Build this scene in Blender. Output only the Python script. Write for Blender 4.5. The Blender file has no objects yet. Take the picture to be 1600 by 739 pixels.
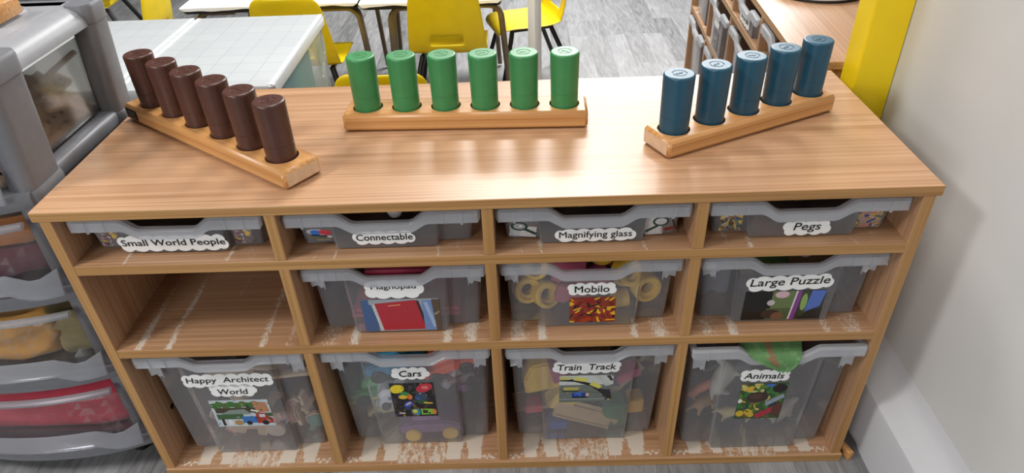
import bpy, bmesh, math, random
from mathutils import Vector, Matrix, Euler, noise

sc = bpy.context.scene
C = sc.collection
random.seed(7)
PI = math.pi
H = 0.655                       # height of the cabinet top

# ------------------------------------------------------------------ camera
cam_d = bpy.data.cameras.new('camera')
cam_d.sensor_width = 36.0
cam_d.lens = 1077.9 / 1600 * 36.0
cam_d.clip_start = 0.02
cam = bpy.data.objects.new('camera', cam_d)
C.objects.link(cam)
cam.location = (0.75735, -0.89166, 0.56089 + H)
cam.rotation_euler = (0.95421, 0.03437, -0.00159)
sc.camera = cam

# ------------------------------------------------------------------ light and exposure
sc.view_settings.view_transform = 'Standard'
sc.view_settings.look = 'None'
sc.view_settings.gamma = 1.0
sc.view_settings.use_curve_mapping = False
sc.view_settings.exposure = 0.0
sc.cycles.transparent_max_bounces = 32
sc.cycles.max_bounces = 10
sc.cycles.diffuse_bounces = 3
w = bpy.data.worlds.new('room_ambient')
sc.world = w
w.use_nodes = True
w.node_tree.nodes['Background'].inputs[0].default_value = (0.97, 0.98, 1.0, 1)
w.node_tree.nodes['Background'].inputs[1].default_value = 0.045


def area(name, loc, target, sx, sy, power, col=(1, 0.97, 0.92)):
    d = bpy.data.lights.new(name, 'AREA')
    d.shape = 'RECTANGLE'
    d.size = sx
    d.size_y = sy
    d.energy = power
    d.color = col
    o = bpy.data.objects.new(name, d)
    C.objects.link(o)
    o.location = loc
    o.rotation_euler = (Vector(target) - Vector(loc)).to_track_quat('-Z', 'Y').to_euler()
    return o


KEY = (1, 0.98, 0.95)
area('ceiling_panel_light', (-1.35, -0.9, 2.65), (-1.2, -0.7, 0), 0.6, 0.6, 54, KEY)
area('ceiling_panel_light', (0.9, 2.8, 2.65), (0.9, 2.7, 0), 1.2, 0.6, 105, KEY)
area('ceiling_panel_light', (0.25, 1.0, 2.65), (0.25, 0.9, 0), 0.6, 0.6, 22, KEY)
area('ceiling_panel_light', (0.95, -0.2, 2.65), (0.9, -0.2, 0), 0.6, 0.6, 16, KEY)
area('window_daylight', (1.7, 3.9, 1.8), (0.1, 0.3, 0.7), 1.8, 1.1, 62, (0.97, 0.985, 1.0))
area('window_daylight', (-1.1, -3.2, 1.5), (0.7, 0.0, 0.4), 1.2, 1.0, 52, (0.97, 0.985, 1.0))


# ------------------------------------------------------------------ materials
def lin(c):
    return tuple(((x / 255) / 12.92 if x / 255 <= 0.04045 else ((x / 255 + 0.055) / 1.055) ** 2.4) for x in c) + (1,)


class NT:
    def __init__(s, name):
        s.m = bpy.data.materials.new(name)
        s.m.use_nodes = True
        s.t = s.m.node_tree
        s.t.nodes.clear()
        s.out = s.t.nodes.new('ShaderNodeOutputMaterial')

    def n(s, typ, **kw):
        nd = s.t.nodes.new('ShaderNode' + typ)
        for k, v in kw.items():
            if k.startswith('i_'):
                key = k[2:].replace('_', ' ')
                nd.inputs[key].default_value = v
            else:
                setattr(nd, k, v)
        return nd

    def l(s, a, b):
        s.t.links.new(a, b)

    def bsdf(s, **kw):
        b = s.n('BsdfPrincipled')
        for k, v in kw.items():
            b.inputs[k.replace('_', ' ')].default_value = v
        s.l(b.outputs[0], s.out.inputs[0])
        return b

    def math(s, op, a, b=None, clamp=False):
        nd = s.n('Math', operation=op, use_clamp=clamp)
        for i, x in enumerate((a, b)):
            if x is None:
                continue
            if isinstance(x, (int, float)):
                nd.inputs[i].default_value = x
            else:
                s.l(x, nd.inputs[i])
        return nd.outputs[0]

    def mix(s, fac, a, b):
        nd = s.n('Mix', data_type='RGBA')
        for i, x in ((0, fac), (6, a), (7, b)):
            if isinstance(x, (int, float, tuple)):
                nd.inputs[i].default_value = x
            else:
                s.l(x, nd.inputs[i])
        return nd.outputs[2]

    def ramp(s, fac, stops):
        nd = s.n('ValToRGB')
        e = nd.color_ramp.elements
        while len(e) < len(stops):
            e.new(0.5)
        for i, (p, c) in enumerate(stops):
            e[i].position = p
            e[i].color = c
        s.l(fac, nd.inputs[0])
        return nd.outputs[0]

    def coord(s, scale=(1, 1, 1), space='Object'):
        tc = s.n('TexCoord')
        mp = s.n('Mapping')
        mp.inputs['Scale'].default_value = scale
        s.l(tc.outputs[space], mp.inputs[0])
        return mp.outputs[0]

    def bump(s, h, strength, dist, b):
        bp = s.n('Bump')
        bp.inputs['Strength'].default_value = strength
        bp.inputs['Distance'].default_value = dist
        s.l(h, bp.inputs['Height'])
        s.l(bp.outputs[0], b.inputs['Normal'])


def plain(name, rgb, rough=0.5, var=0.06, scale=30, bump=0.0, metallic=0.0, spec=0.5, coat=0.0, each=0.0):
    t = NT(name)
    b = t.bsdf(Roughness=rough, Metallic=metallic)
    b.inputs['Specular IOR Level'].default_value = spec
    b.inputs['Coat Weight'].default_value = coat
    nz = t.n('TexNoise')
    nz.inputs['Scale'].default_value = scale
    nz.inputs['Detail'].default_value = 4
    t.l(t.coord(), nz.inputs['Vector'])
    c = lin(rgb)
    lo = tuple(x * (1 - var) for x in c[:3]) + (1,)
    hi = tuple(min(1, x * (1 + var)) for x in c[:3]) + (1,)
    col = t.ramp(nz.outputs[0], [(0.35, lo), (0.65, hi)])
    if each:                      # every piece of wood its own shade
        oi = t.n('ObjectInfo')
        mx = t.n('Mix', data_type='RGBA', blend_type='MULTIPLY')
        mx.inputs[0].default_value = 1
        t.l(col, mx.inputs[6])
        t.l(t.ramp(oi.outputs['Random'], [(0.0, (1 - each * 1.4, 1 - each * 1.6, 1 - each * 1.8, 1)), (1.0, (1, 1, 1, 1))]), mx.inputs[7])
        col = mx.outputs[2]
    t.l(col, b.inputs['Base Color'])
    if bump:
        t.bump(nz.outputs[0], bump, 0.002, b)
    return t.m


def wood(name, dark, light, axis, rough=0.36, fine=1.0, scuff=False):
    """grain streaks along one axis of the object"""
    t = NT(name)
    b = t.bsdf(Roughness=rough)
    sc1 = [210 * fine] * 3
    sc2 = [14 * fine] * 3
    sc1['xyz'.index(axis)] = 1.6 * fine
    sc2['xyz'.index(axis)] = 1.1 * fine
    n1 = t.n('TexNoise')
    n1.inputs['Scale'].default_value = 1
    n1.inputs['Detail'].default_value = 5
    t.l(t.coord(tuple(sc1)), n1.inputs['Vector'])
    n2 = t.n('TexNoise')
    n2.inputs['Scale'].default_value = 1
    n2.inputs['Detail'].default_value = 3
    n2.inputs['Distortion'].default_value = 0.6
    t.l(t.coord(tuple(sc2)), n2.inputs['Vector'])
    v = t.math('ADD', t.math('MULTIPLY', n1.outputs[0], 0.84), t.math('MULTIPLY', n2.outputs[0], 0.16))
    col = t.ramp(v, [(0.36, lin(dark)), (0.62, lin(light))])
    if scuff:
        at = t.n('Attribute', attribute_name='scuff')
        n3 = t.n('TexNoise')
        n3.inputs['Scale'].default_value = 260
        n3.inputs['Detail'].default_value = 3
        t.l(t.coord((1, 0.5, 1)), n3.inputs['Vector'])
        k = t.math('SUBTRACT', t.math('ADD', at.outputs['Fac'], n3.outputs[0]), 0.74)
        k = t.math('MULTIPLY', k, 3.4, clamp=True)
        k = t.math('MULTIPLY', k, 0.82)
        col = t.mix(k, col, lin((218, 208, 194)))
    t.l(col, b.inputs['Base Color'])
    t.bump(n1.outputs[0], 0.06, 0.001, b)
    return t.m


def frosted(name, tint=(0.93, 0.94, 0.97), opac=0.4, edge=0.35, rough=0.22, milk=(0.86, 0.87, 0.9)):
    t = NT(name)
    tr = t.n('BsdfTransparent')
    tr.inputs[0].default_value = tint + (1,)
    di = t.n('BsdfDiffuse')
    di.inputs[0].default_value = milk + (1,)
    tl = t.n('BsdfTranslucent')
    tl.inputs[0].default_value = milk + (1,)
    m0 = t.n('MixShader')
    m0.inputs[0].default_value = 0.3
    t.l(di.outputs[0], m0.inputs[1])
    t.l(tl.outputs[0], m0.inputs[2])
    lw = t.n('LayerWeight')
    lw.inputs[0].default_value = 0.35
    nz = t.n('TexNoise')
    nz.inputs['Scale'].default_value = 14
    nz.inputs['Detail'].default_value = 4
    t.l(t.coord(), nz.inputs['Vector'])
    f = t.math('ADD', t.math('MULTIPLY', t.math('POWER', lw.outputs['Facing'], 2.6), edge), opac)
    f = t.math('ADD', f, t.math('MULTIPLY', t.math('SUBTRACT', nz.outputs[0], 0.5), 0.06), clamp=True)
    m1 = t.n('MixShader')
    t.l(f, m1.inputs[0])
    t.l(tr.outputs[0], m1.inputs[1])
    t.l(m0.outputs[0], m1.inputs[2])
    gl = t.n('BsdfGlossy')
    gl.inputs['Roughness'].default_value = rough
    fr = t.n('Fresnel')
    fr.inputs[0].default_value = 1.4
    m2 = t.n('MixShader')
    t.l(t.math('MULTIPLY', fr.outputs[0], 0.8), m2.inputs[0])
    t.l(m1.outputs[0], m2.inputs[1])
    t.l(gl.outputs[0], m2.inputs[2])
    t.l(m2.outputs[0], t.out.inputs[0])
    return t.m


def printed(name, rough=0.4):
    t = NT(name)
    b = t.bsdf(Roughness=rough)
    at = t.n('Attribute', attribute_name='Col')
    nz = t.n('TexNoise')
    nz.inputs['Scale'].default_value = 300
    t.l(t.coord(), nz.inputs['Vector'])
    g = t.ramp(nz.outputs[0], [(0.3, (0.82, 0.82, 0.82, 1)), (0.7, (1, 1, 1, 1))])
    mx = t.n('Mix', data_type='RGBA', blend_type='MULTIPLY')
    mx.inputs[0].default_value = 1
    t.l(at.outputs['Color'], mx.inputs[6])
    t.l(g, mx.inputs[7])
    t.l(mx.outputs[2], b.inputs['Base Color'])
    return t.m


def vinyl_floor():
    t = NT('grey_plank_vinyl')
    b = t.bsdf(Roughness=0.42)
    tc = t.n('TexCoord')
    mp = t.n('Mapping')
    mp.inputs['Rotation'].default_value = (0, 0, PI / 2)
    mp.inputs['Location'].default_value = (0.11, 0.02, 0)
    t.l(tc.outputs['Object'], mp.inputs[0])
    br = t.n('TexBrick')
    br.offset = 0.37
    br.inputs['Scale'].default_value = 1
    br.inputs['Brick Width'].default_value = 0.62
    br.inputs['Row Height'].default_value = 0.094
    br.inputs['Mortar Size'].default_value = 0.0007
    br.inputs['Color1'].default_value = (0, 0, 0, 1)
    br.inputs['Color2'].default_value = (1, 1, 1, 1)
    br.inputs['Mortar'].default_value = (0.1, 0.1, 0.1, 1)
    t.l(mp.outputs[0], br.inputs['Vector'])
    # per-plank offset of the grain
    ad = t.n('VectorMath', operation='MULTIPLY_ADD')
    ad.inputs[1].default_value = (7.0, 7.0, 7.0)
    t.l(br.outputs['Color'], ad.inputs[0])
    mp2 = t.n('Mapping')
    mp2.inputs['Scale'].default_value = (34, 5, 1)
    t.l(tc.outputs['Object'], mp2.inputs[0])
    t.l(mp2.outputs[0], ad.inputs[2])
    nz = t.n('TexNoise')
    nz.inputs['Scale'].default_value = 1
    nz.inputs['Detail'].default_value = 6
    nz.inputs['Distortion'].default_value = 1.6
    t.l(ad.outputs[0], nz.inputs['Vector'])
    mp3 = t.n('Mapping')
    mp3.inputs['Scale'].default_value = (300, 14, 1)
    t.l(tc.outputs['Object'], mp3.inputs[0])
    nf = t.n('TexNoise')
    nf.inputs['Scale'].default_value = 1
    nf.inputs['Detail'].default_value = 3
    t.l(mp3.outputs[0], nf.inputs['Vector'])
    v = t.math('ADD', t.math('MULTIPLY', nz.outputs[0], 0.55), t.math('MULTIPLY', nf.outputs[0], 0.28))
    v = t.math('ADD', v, t.math('MULTIPLY', br.outputs['Color'], 0.2))
    col = t.ramp(v, [(0.3, lin((96, 96, 97))), (0.5, lin((134, 134, 135))), (0.74, lin((164, 164, 166)))])
    col = t.mix(br.outputs['Fac'], col, lin((100, 100, 101)))
    t.l(col, b.inputs['Base Color'])
    return t.m


def wall_paint(name, rgb):
    t = NT(name)
    b = t.bsdf(Roughness=0.6)
    nz = t.n('TexNoise')
    nz.inputs['Scale'].default_value = 5
    nz.inputs['Detail'].default_value = 5
    t.l(t.coord(), nz.inputs['Vector'])
    n2 = t.n('TexNoise')
    n2.inputs['Scale'].default_value = 16
    n2.inputs['Detail'].default_value = 2
    t.l(t.coord(), n2.inputs['Vector'])
    c = lin(rgb)
    col = t.ramp(nz.outputs[0], [(0.3, tuple(x * 0.93 for x in c[:3]) + (1,)), (0.7, c)])
    sp = t.ramp(n2.outputs[0], [(0.73, (1, 1, 1, 1)), (0.8, (0.86, 0.85, 0.83, 1))])
    mx = t.n('Mix', data_type='RGBA', blend_type='MULTIPLY')
    mx.inputs[0].default_value = 1
    t.l(col, mx.inputs[6])
    t.l(sp, mx.inputs[7])
    t.l(mx.outputs[2], b.inputs['Base Color'])
    t.bump(nz.outputs[0], 0.08, 0.004, b)
    return t.m


def lid_grid(name):
    """milky lid with a faint square grid of ribs"""
    t = NT(name)
    b = t.bsdf(Roughness=0.3)
    br = t.n('TexBrick')
    br.offset = 0
    br.inputs['Scale'].default_value = 1
    br.inputs['Brick Width'].default_value = 0.062
    br.inputs['Row Height'].default_value = 0.058
    br.inputs['Mortar Size'].default_value = 0.0016
    br.inputs['Mortar Smooth'].default_value = 0.6
    br.inputs['Color1'].default_value = lin((192, 195, 198))
    br.inputs['Color2'].default_value = lin((195, 200, 201))
    br.inputs['Mortar'].default_value = lin((174, 180, 187))
    t.l(t.coord(), br.inputs['Vector'])
    t.l(br.outputs['Color'], b.inputs['Base Color'])
    return t.m


def fabric(name, rgb, rough=0.85, sheen=0.3):
    t = NT(name)
    b = t.bsdf(Roughness=rough)
    b.inputs['Sheen Weight'].default_value = sheen
    nz = t.n('TexNoise')
    nz.inputs['Scale'].default_value = 18
    nz.inputs['Detail'].default_value = 5
    nz.inputs['Distortion'].default_value = 1.2
    t.l(t.coord(), nz.inputs['Vector'])
    c = lin(rgb)
    t.l(t.ramp(nz.outputs[0], [(0.3, tuple(x * 0.75 for x in c[:3]) + (1,)), (0.7, c)]), b.inputs['Base Color'])
    t.bump(nz.outputs[0], 0.35, 0.006, b)
    return t.m


BE_D, BE_L = (166, 124, 90), (192, 152, 118)
M = {
    'wood_x': wood('beech_grain_lengthwise', BE_D, BE_L, 'x', rough=0.33),
    'wood_s': wood('beech_shelf', BE_D, BE_L, 'x', rough=0.4, scuff=True),
    'wood_z': wood('beech_grain_upright', BE_D, BE_L, 'z', rough=0.4),
    'edge_x': wood('beech_edge_band', (156, 112, 62), (184, 140, 86), 'x', rough=0.4),
    'edge_z': wood('beech_edge_band_upright', (156, 112, 62), (184, 140, 86), 'z', rough=0.4),
    'board': wood('lacquered_beech', (180, 124, 68), (206, 154, 98), 'x', rough=0.32, fine=0.8),
    'tray': frosted('frosted_clear_plastic', opac=0.165, edge=0.6, milk=(0.95, 0.95, 0.99)),
    'rim': frosted('frosted_rim_plastic', opac=0.36, edge=0.4, rough=0.3),
    'drawer': frosted('clear_drawer_plastic', tint=(0.96, 0.95, 0.94), opac=0.06, edge=0.3, rough=0.15, milk=(0.75, 0.75, 0.76)),
    'clear': frosted('clear_drawer_side', tint=(0.97, 0.965, 0.95), opac=0.02, edge=0.06, rough=0.15, milk=(0.75, 0.75, 0.74)),
    'lip': frosted('drawer_lip_plastic', tint=(0.85, 0.86, 0.9), opac=0.34, edge=0.3, rough=0.2, milk=(0.62, 0.64, 0.68)),
    'boxside': frosted('milky_box_plastic', tint=(0.9, 0.97, 0.95), opac=0.2, edge=0.2, milk=(0.84, 0.89, 0.9)),
    'lid': lid_grid('milky_lid_plastic'),
    'lidrim': plain('milky_lid_rim', (232, 234, 230), 0.3, 0.02),
    'grey': plain('grey_plastic', (116, 117, 122), 0.42, 0.04, 60),
    'greytop': plain('pale_grey_plastic', (150, 151, 156), 0.4, 0.03, 40),
    'brown': plain('dark_brown_plastic', (78, 48, 40), 0.36, 0.08, 40),
    'green': plain('green_plastic', (58, 132, 78), 0.38, 0.06, 40),
    'blue': plain('petrol_blue_plastic', (26, 76, 98), 0.36, 0.07, 40),
    'yellow': plain('yellow_polypropylene', (238, 206, 4), 0.4, 0.03, 20),
    'pillar': plain('yellow_painted_boxing', (236, 204, 2), 0.45, 0.03, 12, 0.05),
    'black': plain('black_steel', (18, 18, 20), 0.4, 0.1),
    'dark': plain('black_rubber', (22, 21, 21), 0.7, 0.1),
    'tube': plain('brassy_grey_tube', (128, 116, 98), 0.35, 0.08, 30, metallic=0.5),
    'white': plain('white_card', (242, 242, 240), 0.45, 0.01),
    'ink': plain('black_ink', (20, 18, 18), 0.5, 0.05),
    'cloth': plain('white_paper_cover', (244, 244, 240), 0.6, 0.02, 8),
    'print': printed('printed_picture'),
    'printgloss': printed('printed_laminate', 0.2),
    'floor': vinyl_floor(),
    'wall': wall_paint('off_white_wall_paint', (214, 213, 210)),
    'base': wall_paint('white_skirting_paint', (208, 208, 212)),
    'block': plain('pale_wood_block', (222, 198, 168), 0.6, 0.12, 40),
    'tilewood': plain('pale_wood_tile', (226, 202, 172), 0.6, 0.12, 40, each=0.3),
    'hole': plain('dark_wood_hole', (92, 66, 48), 0.8, 0.05),
    'boardend': plain('beech_end_grain', (214, 182, 150), 0.5, 0.08, 90),
    'backp': plain('brown_hardboard', (120, 84, 54), 0.7, 0.06),
    'teal': plain('teal_card', (18, 172, 214), 0.5, 0.12, 10),
}


def colour(rgb, rough=0.45):
    key = 'c%02x%02x%02x' % tuple(rgb)
    if key not in M:
        M[key] = plain('toy_plastic', rgb, rough, 0.07, 30)
    return M[key]


# ------------------------------------------------------------------ mesh helpers
def link(name, bm, mat, parent=None, smooth=False, loc=(0, 0, 0), rot=(0, 0, 0)):
    me = bpy.data.meshes.new(name)
    bmesh.ops.recalc_face_normals(bm, faces=bm.faces[:])
    bm.to_mesh(me)
    bm.free()
    return link_mesh(name, me, mat, parent, smooth, loc, rot)


def link_mesh(name, me, mat, parent=None, smooth=False, loc=(0, 0, 0), rot=(0, 0, 0)):
    for m in (mat if isinstance(mat, (list, tuple)) else [mat]):
        me.materials.append(m)
    if smooth:
        me.polygons.foreach_set('use_smooth', [True] * len(me.polygons))
        if smooth != 'all':
            me.set_sharp_from_angle(angle=math.radians(38))
    o = bpy.data.objects.new(name, me)
    C.objects.link(o)
    o.parent = parent
    o.location = loc
    o.rotation_euler = rot
    return o


def tag(o, label, cat, group=None, kind=None):
    o['label'] = label
    o['category'] = cat
    if group:
        o['group'] = group
    if kind:
        o['kind'] = kind
    return o


def empty(name, loc=(0, 0, 0), rz=0.0):
    o = bpy.data.objects.new(name, None)
    o.empty_display_size = 0.05
    C.objects.link(o)
    o.location = loc
    o.rotation_euler = (0, 0, rz)
    return o


def structure(o):
    o['kind'] = 'structure'
    return o


def copy_tree(o, parent=None):
    c = o.copy()
    C.objects.link(c)
    c.parent = parent
    for ch in list(o.children):
        copy_tree(ch, c)
    return c


def box(bm, lo, hi, bev=0.0, seg=2, mat=None):
    mx = Matrix.Translation([(a + b) / 2 for a, b in zip(lo, hi)]) @ Matrix.Diagonal([b - a for a, b in zip(lo, hi)] + [1])
    r = bmesh.ops.create_cube(bm, size=1, matrix=(mat @ mx) if mat else mx)
    if bev:
        es = list({e for v in r['verts'] for e in v.link_edges})
        bmesh.ops.bevel(bm, geom=es, offset=bev, segments=seg, affect='EDGES', profile=0.5)
    return bm


def bx(lo, hi, bev=0.0, seg=2):
    return box(bmesh.new(), lo, hi, bev, seg)


def lathe(bm, prof, seg=32, mat=None):
    rings = []
    for r, z in prof:
        if r < 1e-6:
            rings.append([bm.verts.new((0, 0, z))])
        else:
            rings.append([bm.verts.new((r * math.cos(2 * PI * i / seg), r * math.sin(2 * PI * i / seg), z)) for i in range(seg)])
    for a, b in zip(rings, rings[1:]):
        for i in range(seg):
            j = (i + 1) % seg
            if len(a) == 1 and len(b) == 1:
                continue
            if len(a) == 1:
                bm.faces.new((a[0], b[i], b[j]))
            elif len(b) == 1:
                bm.faces.new((a[i], a[j], b[0]))
            else:
                bm.faces.new((a[i], a[j], b[j], b[i]))
    if mat:
        bmesh.ops.transform(bm, matrix=mat, verts=[v for r in rings for v in r])
    return bm


def loft(bm, rings, closed=True, cap0=True, cap1=True):
    R = [[bm.verts.new(p) for p in r] for r in rings]
    n = len(R[0])
    for a, b in zip(R, R[1:]):
        for i in range(n if closed else n - 1):
            j = (i + 1) % n
            bm.faces.new((a[i], a[j], b[j], b[i]))
    if cap0:
        bm.faces.new(R[0])
    if cap1:
        bm.faces.new(R[-1])
    return R


def tube(bm, pts, r, seg=10):
    pts = [Vector(p) for p in pts]
    rings = []
    up = None
    for i, p in enumerate(pts):
        t = (pts[min(i + 1, len(pts) - 1)] - pts[max(i - 1, 0)]).normalized()
        if up is None:
            up = t.orthogonal().normalized()
        u = (up - t * up.dot(t)).normalized()
        up = u
        v = t.cross(u)
        rings.append([p + r * (math.cos(2 * PI * k / seg) * u + math.sin(2 * PI * k / seg) * v) for k in range(seg)])
    loft(bm, rings)
    return bm


def prism(bm, poly, y0, y1):
    """x-z outline pushed from y0 to y1"""
    loft(bm, [[(x, y0, z) for x, z in poly], [(x, y1, z) for x, z in poly]])
    return bm


def arc(cx, cz, r, a0, a1, n):
    return [(cx + r * math.cos(a0 + (a1 - a0) * i / n), cz + r * math.sin(a0 + (a1 - a0) * i / n)) for i in range(n + 1)]


def text_mesh(s, width, bold=0.0, shear=0.0, height=None):
    cu = bpy.data.curves.new('lettering', 'FONT')
    cu.body = s
    cu.size = 1
    cu.align_x = 'CENTER'
    cu.align_y = 'CENTER'
    cu.shear = shear
    cu.resolution_u = 3
    o = bpy.data.objects.new('lettering', cu)
    me = bpy.data.meshes.new_from_object(o)
    bpy.data.objects.remove(o)
    xs = [v.co.x for v in me.vertices]
    zs = [v.co.y for v in me.vertices]
    k = width / (max(xs) - min(xs))
    kz = k if height is None else height / (max(zs) - min(zs))
    cx = (max(xs) + min(xs)) / 2
    cz = (max(zs) + min(zs)) / 2
    for v in me.vertices:
        v.co = ((v.co.x - cx) * k, 0, (v.co.y - cz) * kz)
    if bold:
        # heavier strokes: the outline laid down again, shifted by a hair
        bm = bmesh.new()
        b = bold * 0.55
        for q, (dx, dz) in enumerate(((0, 0), (b, 0), (-b, 0), (0, b), (0, -b))):
            n0 = len(bm.verts)
            bm.from_mesh(me)
            bm.verts.ensure_lookup_table()
            for v in bm.verts[n0:]:
                v.co += Vector((dx * k, -0.00004 * q, dz * kz))
        bm.to_mesh(me)
        bm.free()
    return me


def picture_bm(wd, ht, bg, shapes, thick=0.0006):
    """flat printed card in the x-z plane facing -y; shapes are coloured polygons in 0..1 coordinates"""
    bm = bmesh.new()
    cl = bm.loops.layers.float_color.new('Col')

    def put(poly, col, y):
        f = bm.faces.new([bm.verts.new(((x - 0.5) * wd, y, (z - 0.5) * ht)) for x, z in poly])
        c = lin(col)
        for lp in f.loops:
            lp[cl] = c
    box(bm, (-wd / 2, 0, -ht / 2), (wd / 2, thick, ht / 2))
    c = lin(bg)
    for f in bm.faces:
        for lp in f.loops:
            lp[cl] = c
    for i, (col, poly) in enumerate(shapes):
        put([(min(1, max(0, x)), min(1, max(0, z))) for x, z in poly], col, -0.00006 * (i + 1) / max(1, len(shapes)) * 6 - 0.00004)
    return bm


def picture(name, wd, ht, bg, shapes, parent, loc, rot=(0, 0, 0), mat='print'):
    bm = picture_bm(wd, ht, bg, shapes)
    me = bpy.data.meshes.new(name)
    bm.to_mesh(me)
    bm.free()
    return link_mesh(name, me, M[mat], parent, False, loc, rot)


def ell(cx, cz, rx, rz, n=14, rot=0.0):
    return [(cx + rx * math.cos(2 * PI * i / n) * math.cos(rot) - rz * math.sin(2 * PI * i / n) * math.sin(rot),
             cz + rx * math.cos(2 * PI * i / n) * math.sin(rot) + rz * math.sin(2 * PI * i / n) * math.cos(rot)) for i in range(n)]


def bar(x0, z0, x1, z1, w_):
    d = Vector((x1 - x0, z1 - z0))
    n = Vector((-d.y, d.x)).normalized() * w_ / 2
    return [(x0 + n.x, z0 + n.y), (x1 + n.x, z1 + n.y), (x1 - n.x, z1 - n.y), (x0 - n.x, z0 - n.y)]


def rc(x0, z0, x1, z1):
    return [(x0, z0), (x1, z0), (x1, z1), (x0, z1)]


# ------------------------------------------------------------------ room
fl = structure(link('floor', bx((-4.0, -2.5, -0.06), (5.0, 6.0, 0.0)), M['floor']))
WX = 1.5
structure(link('wall_right', bx((WX, -2.5, 0), (WX + 0.12, 0.475, 2.7)), M['wall']))
bm = bmesh.new()      # skirting board with a rounded, sloping ledge
prof = [(1.437, 0.0), (1.437, 0.132), (1.4395, 0.139), (1.446, 0.143), (1.47, 0.15), (1.486, 0.158), (1.495, 0.172), (WX, 0.19), (WX, 0.0)]
loft(bm, [[(x, -2.5, z) for x, z in prof], [(x, 0.4, z) for x, z in prof]])
structure(link('baseboard_right', bm, M['base'], smooth=True))
bm = bx((1.424, 0.408, 0.0), (1.499, 0.474, 2.7), 0.003)
structure(link('trim_1', bm, M['pillar']))


# ------------------------------------------------------------------ cabinet
D1, D2, D3, D4 = 0.3516, 0.69085, 1.0257, 1.368
TH = 0.018
Z1, Z2, Z3 = H - 0.10684, H - 0.29835, 0.0205      # shelf tops
DEPTH = 0.4577
CELL = [(TH, D1), (D1 + TH, D2), (D2 + TH, D3), (D3 + TH, D4)]
CENT = [(a + b) / 2 for a, b in CELL]


def edged(lo, hi, bev, front_index):
    """board whose front face gets the edging material (slot 1)"""
    bm = bx(lo, hi, bev, 2)
    for f in bm.faces:
        if f.normal.y < -0.4 and abs(f.normal.y) > 0.6:
            f.material_index = front_index
    return bm


def scuff_grid(x0, x1, y0, y1, z, row):
    """upper skin of a shelf with the scrape marks left by the trays stored as an attribute"""
    nx, ny = 300, 90
    bm = bmesh.new()
    lay = bm.verts.layers.float.new('scuff')
    g = []
    for j in range(ny + 1):
        y = y0 + (y1 - y0) * (j / ny) ** 1.6
        line = []
        for i in range(nx + 1):
            x = x0 + (x1 - x0) * i / nx
            v = bm.verts.new((x, y, z))
            s = 0.0
            for ci, c in enumerate(CENT):
                d = x - c
                ad = abs(d)
                nn = noise.noise(Vector((x * 40, y * 14, row * 3.1)))
                n2 = noise.noise(Vector((x * 130, y * 30, 7 + row)))
                if row == 1:
                    for q, wd, st in ((0.084, 0.006, 0.62), (0.118, 0.010, 0.3)):
                        k = max(0, 1 - abs(ad - q - 0.004 * nn) / wd)
                        s = max(s, st * k * (0.75 + 0.5 * nn))
                elif row == 2:
                    if ci == 0:
                        for q, wd, st in ((-0.13, 0.012, 0.55), (-0.075, 0.010, 0.62), (0.012, 0.006, 0.28), (0.095, 0.012, 0.6), (0.142, 0.016, 0.45)):
                            k = max(0, 1 - abs(d - q - 0.003 * nn) / wd)
                            fade = 1 - 0.6 * min(1, max(0, (y - 0.1) / 0.3))
                            s = max(s, st * k * fade * (0.85 + 0.7 * nn))
                    else:
                        for q, wd, st in ((0.082, 0.011, 0.7), (0.125, 0.022, 0.55)):
                            k = max(0, 1 - abs(ad - q - 0.004 * nn) / wd)
                            fade = 1 - 0.5 * min(1, max(0, (y - 0.03) / 0.3))
                            s = max(s, st * (k ** 0.6) * fade * (0.8 + 0.7 * nn))
                else:
                    k = 1.0 if 0.05 < ad < 0.128 else 0.0
                    if k:
                        gap = abs(ad - 0.088 - 0.006 * nn)
                        tri = 0.012 - 0.25 * max(0, y - 0.012)
                        if gap < tri:
                            k = 0.25
                        e = min(ad - 0.05, 0.128 - ad) / 0.006
                        k *= min(1, max(0, e + nn))
                        fade = 1.0 if y < 0.05 else max(0.25, 1 - (y - 0.05) / 0.09)
                        if y < 0.006:
                            fade = 0.2
                        s = max(s, (0.86 + 0.35 * nn + 0.2 * n2) * k * fade)
                    if abs(ad - 0.143 - 0.004 * math.sin(y * 400)) < 0.014 and abs(y - 0.0105 - 0.004 * math.sin(ad * 500)) < 0.003:
                        s = max(s, 0.7)
                    if ad < 0.05 and y < 0.06:
                        s = max(s, 0.36 + 0.35 * n2)
            v[lay] = s
            line.append(v)
        g.append(line)
    for j in range(ny):
        for i in range(nx):
            bm.faces.new((g[j][i], g[j][i + 1], g[j + 1][i + 1], g[j + 1][i]))
    return bm


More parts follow.
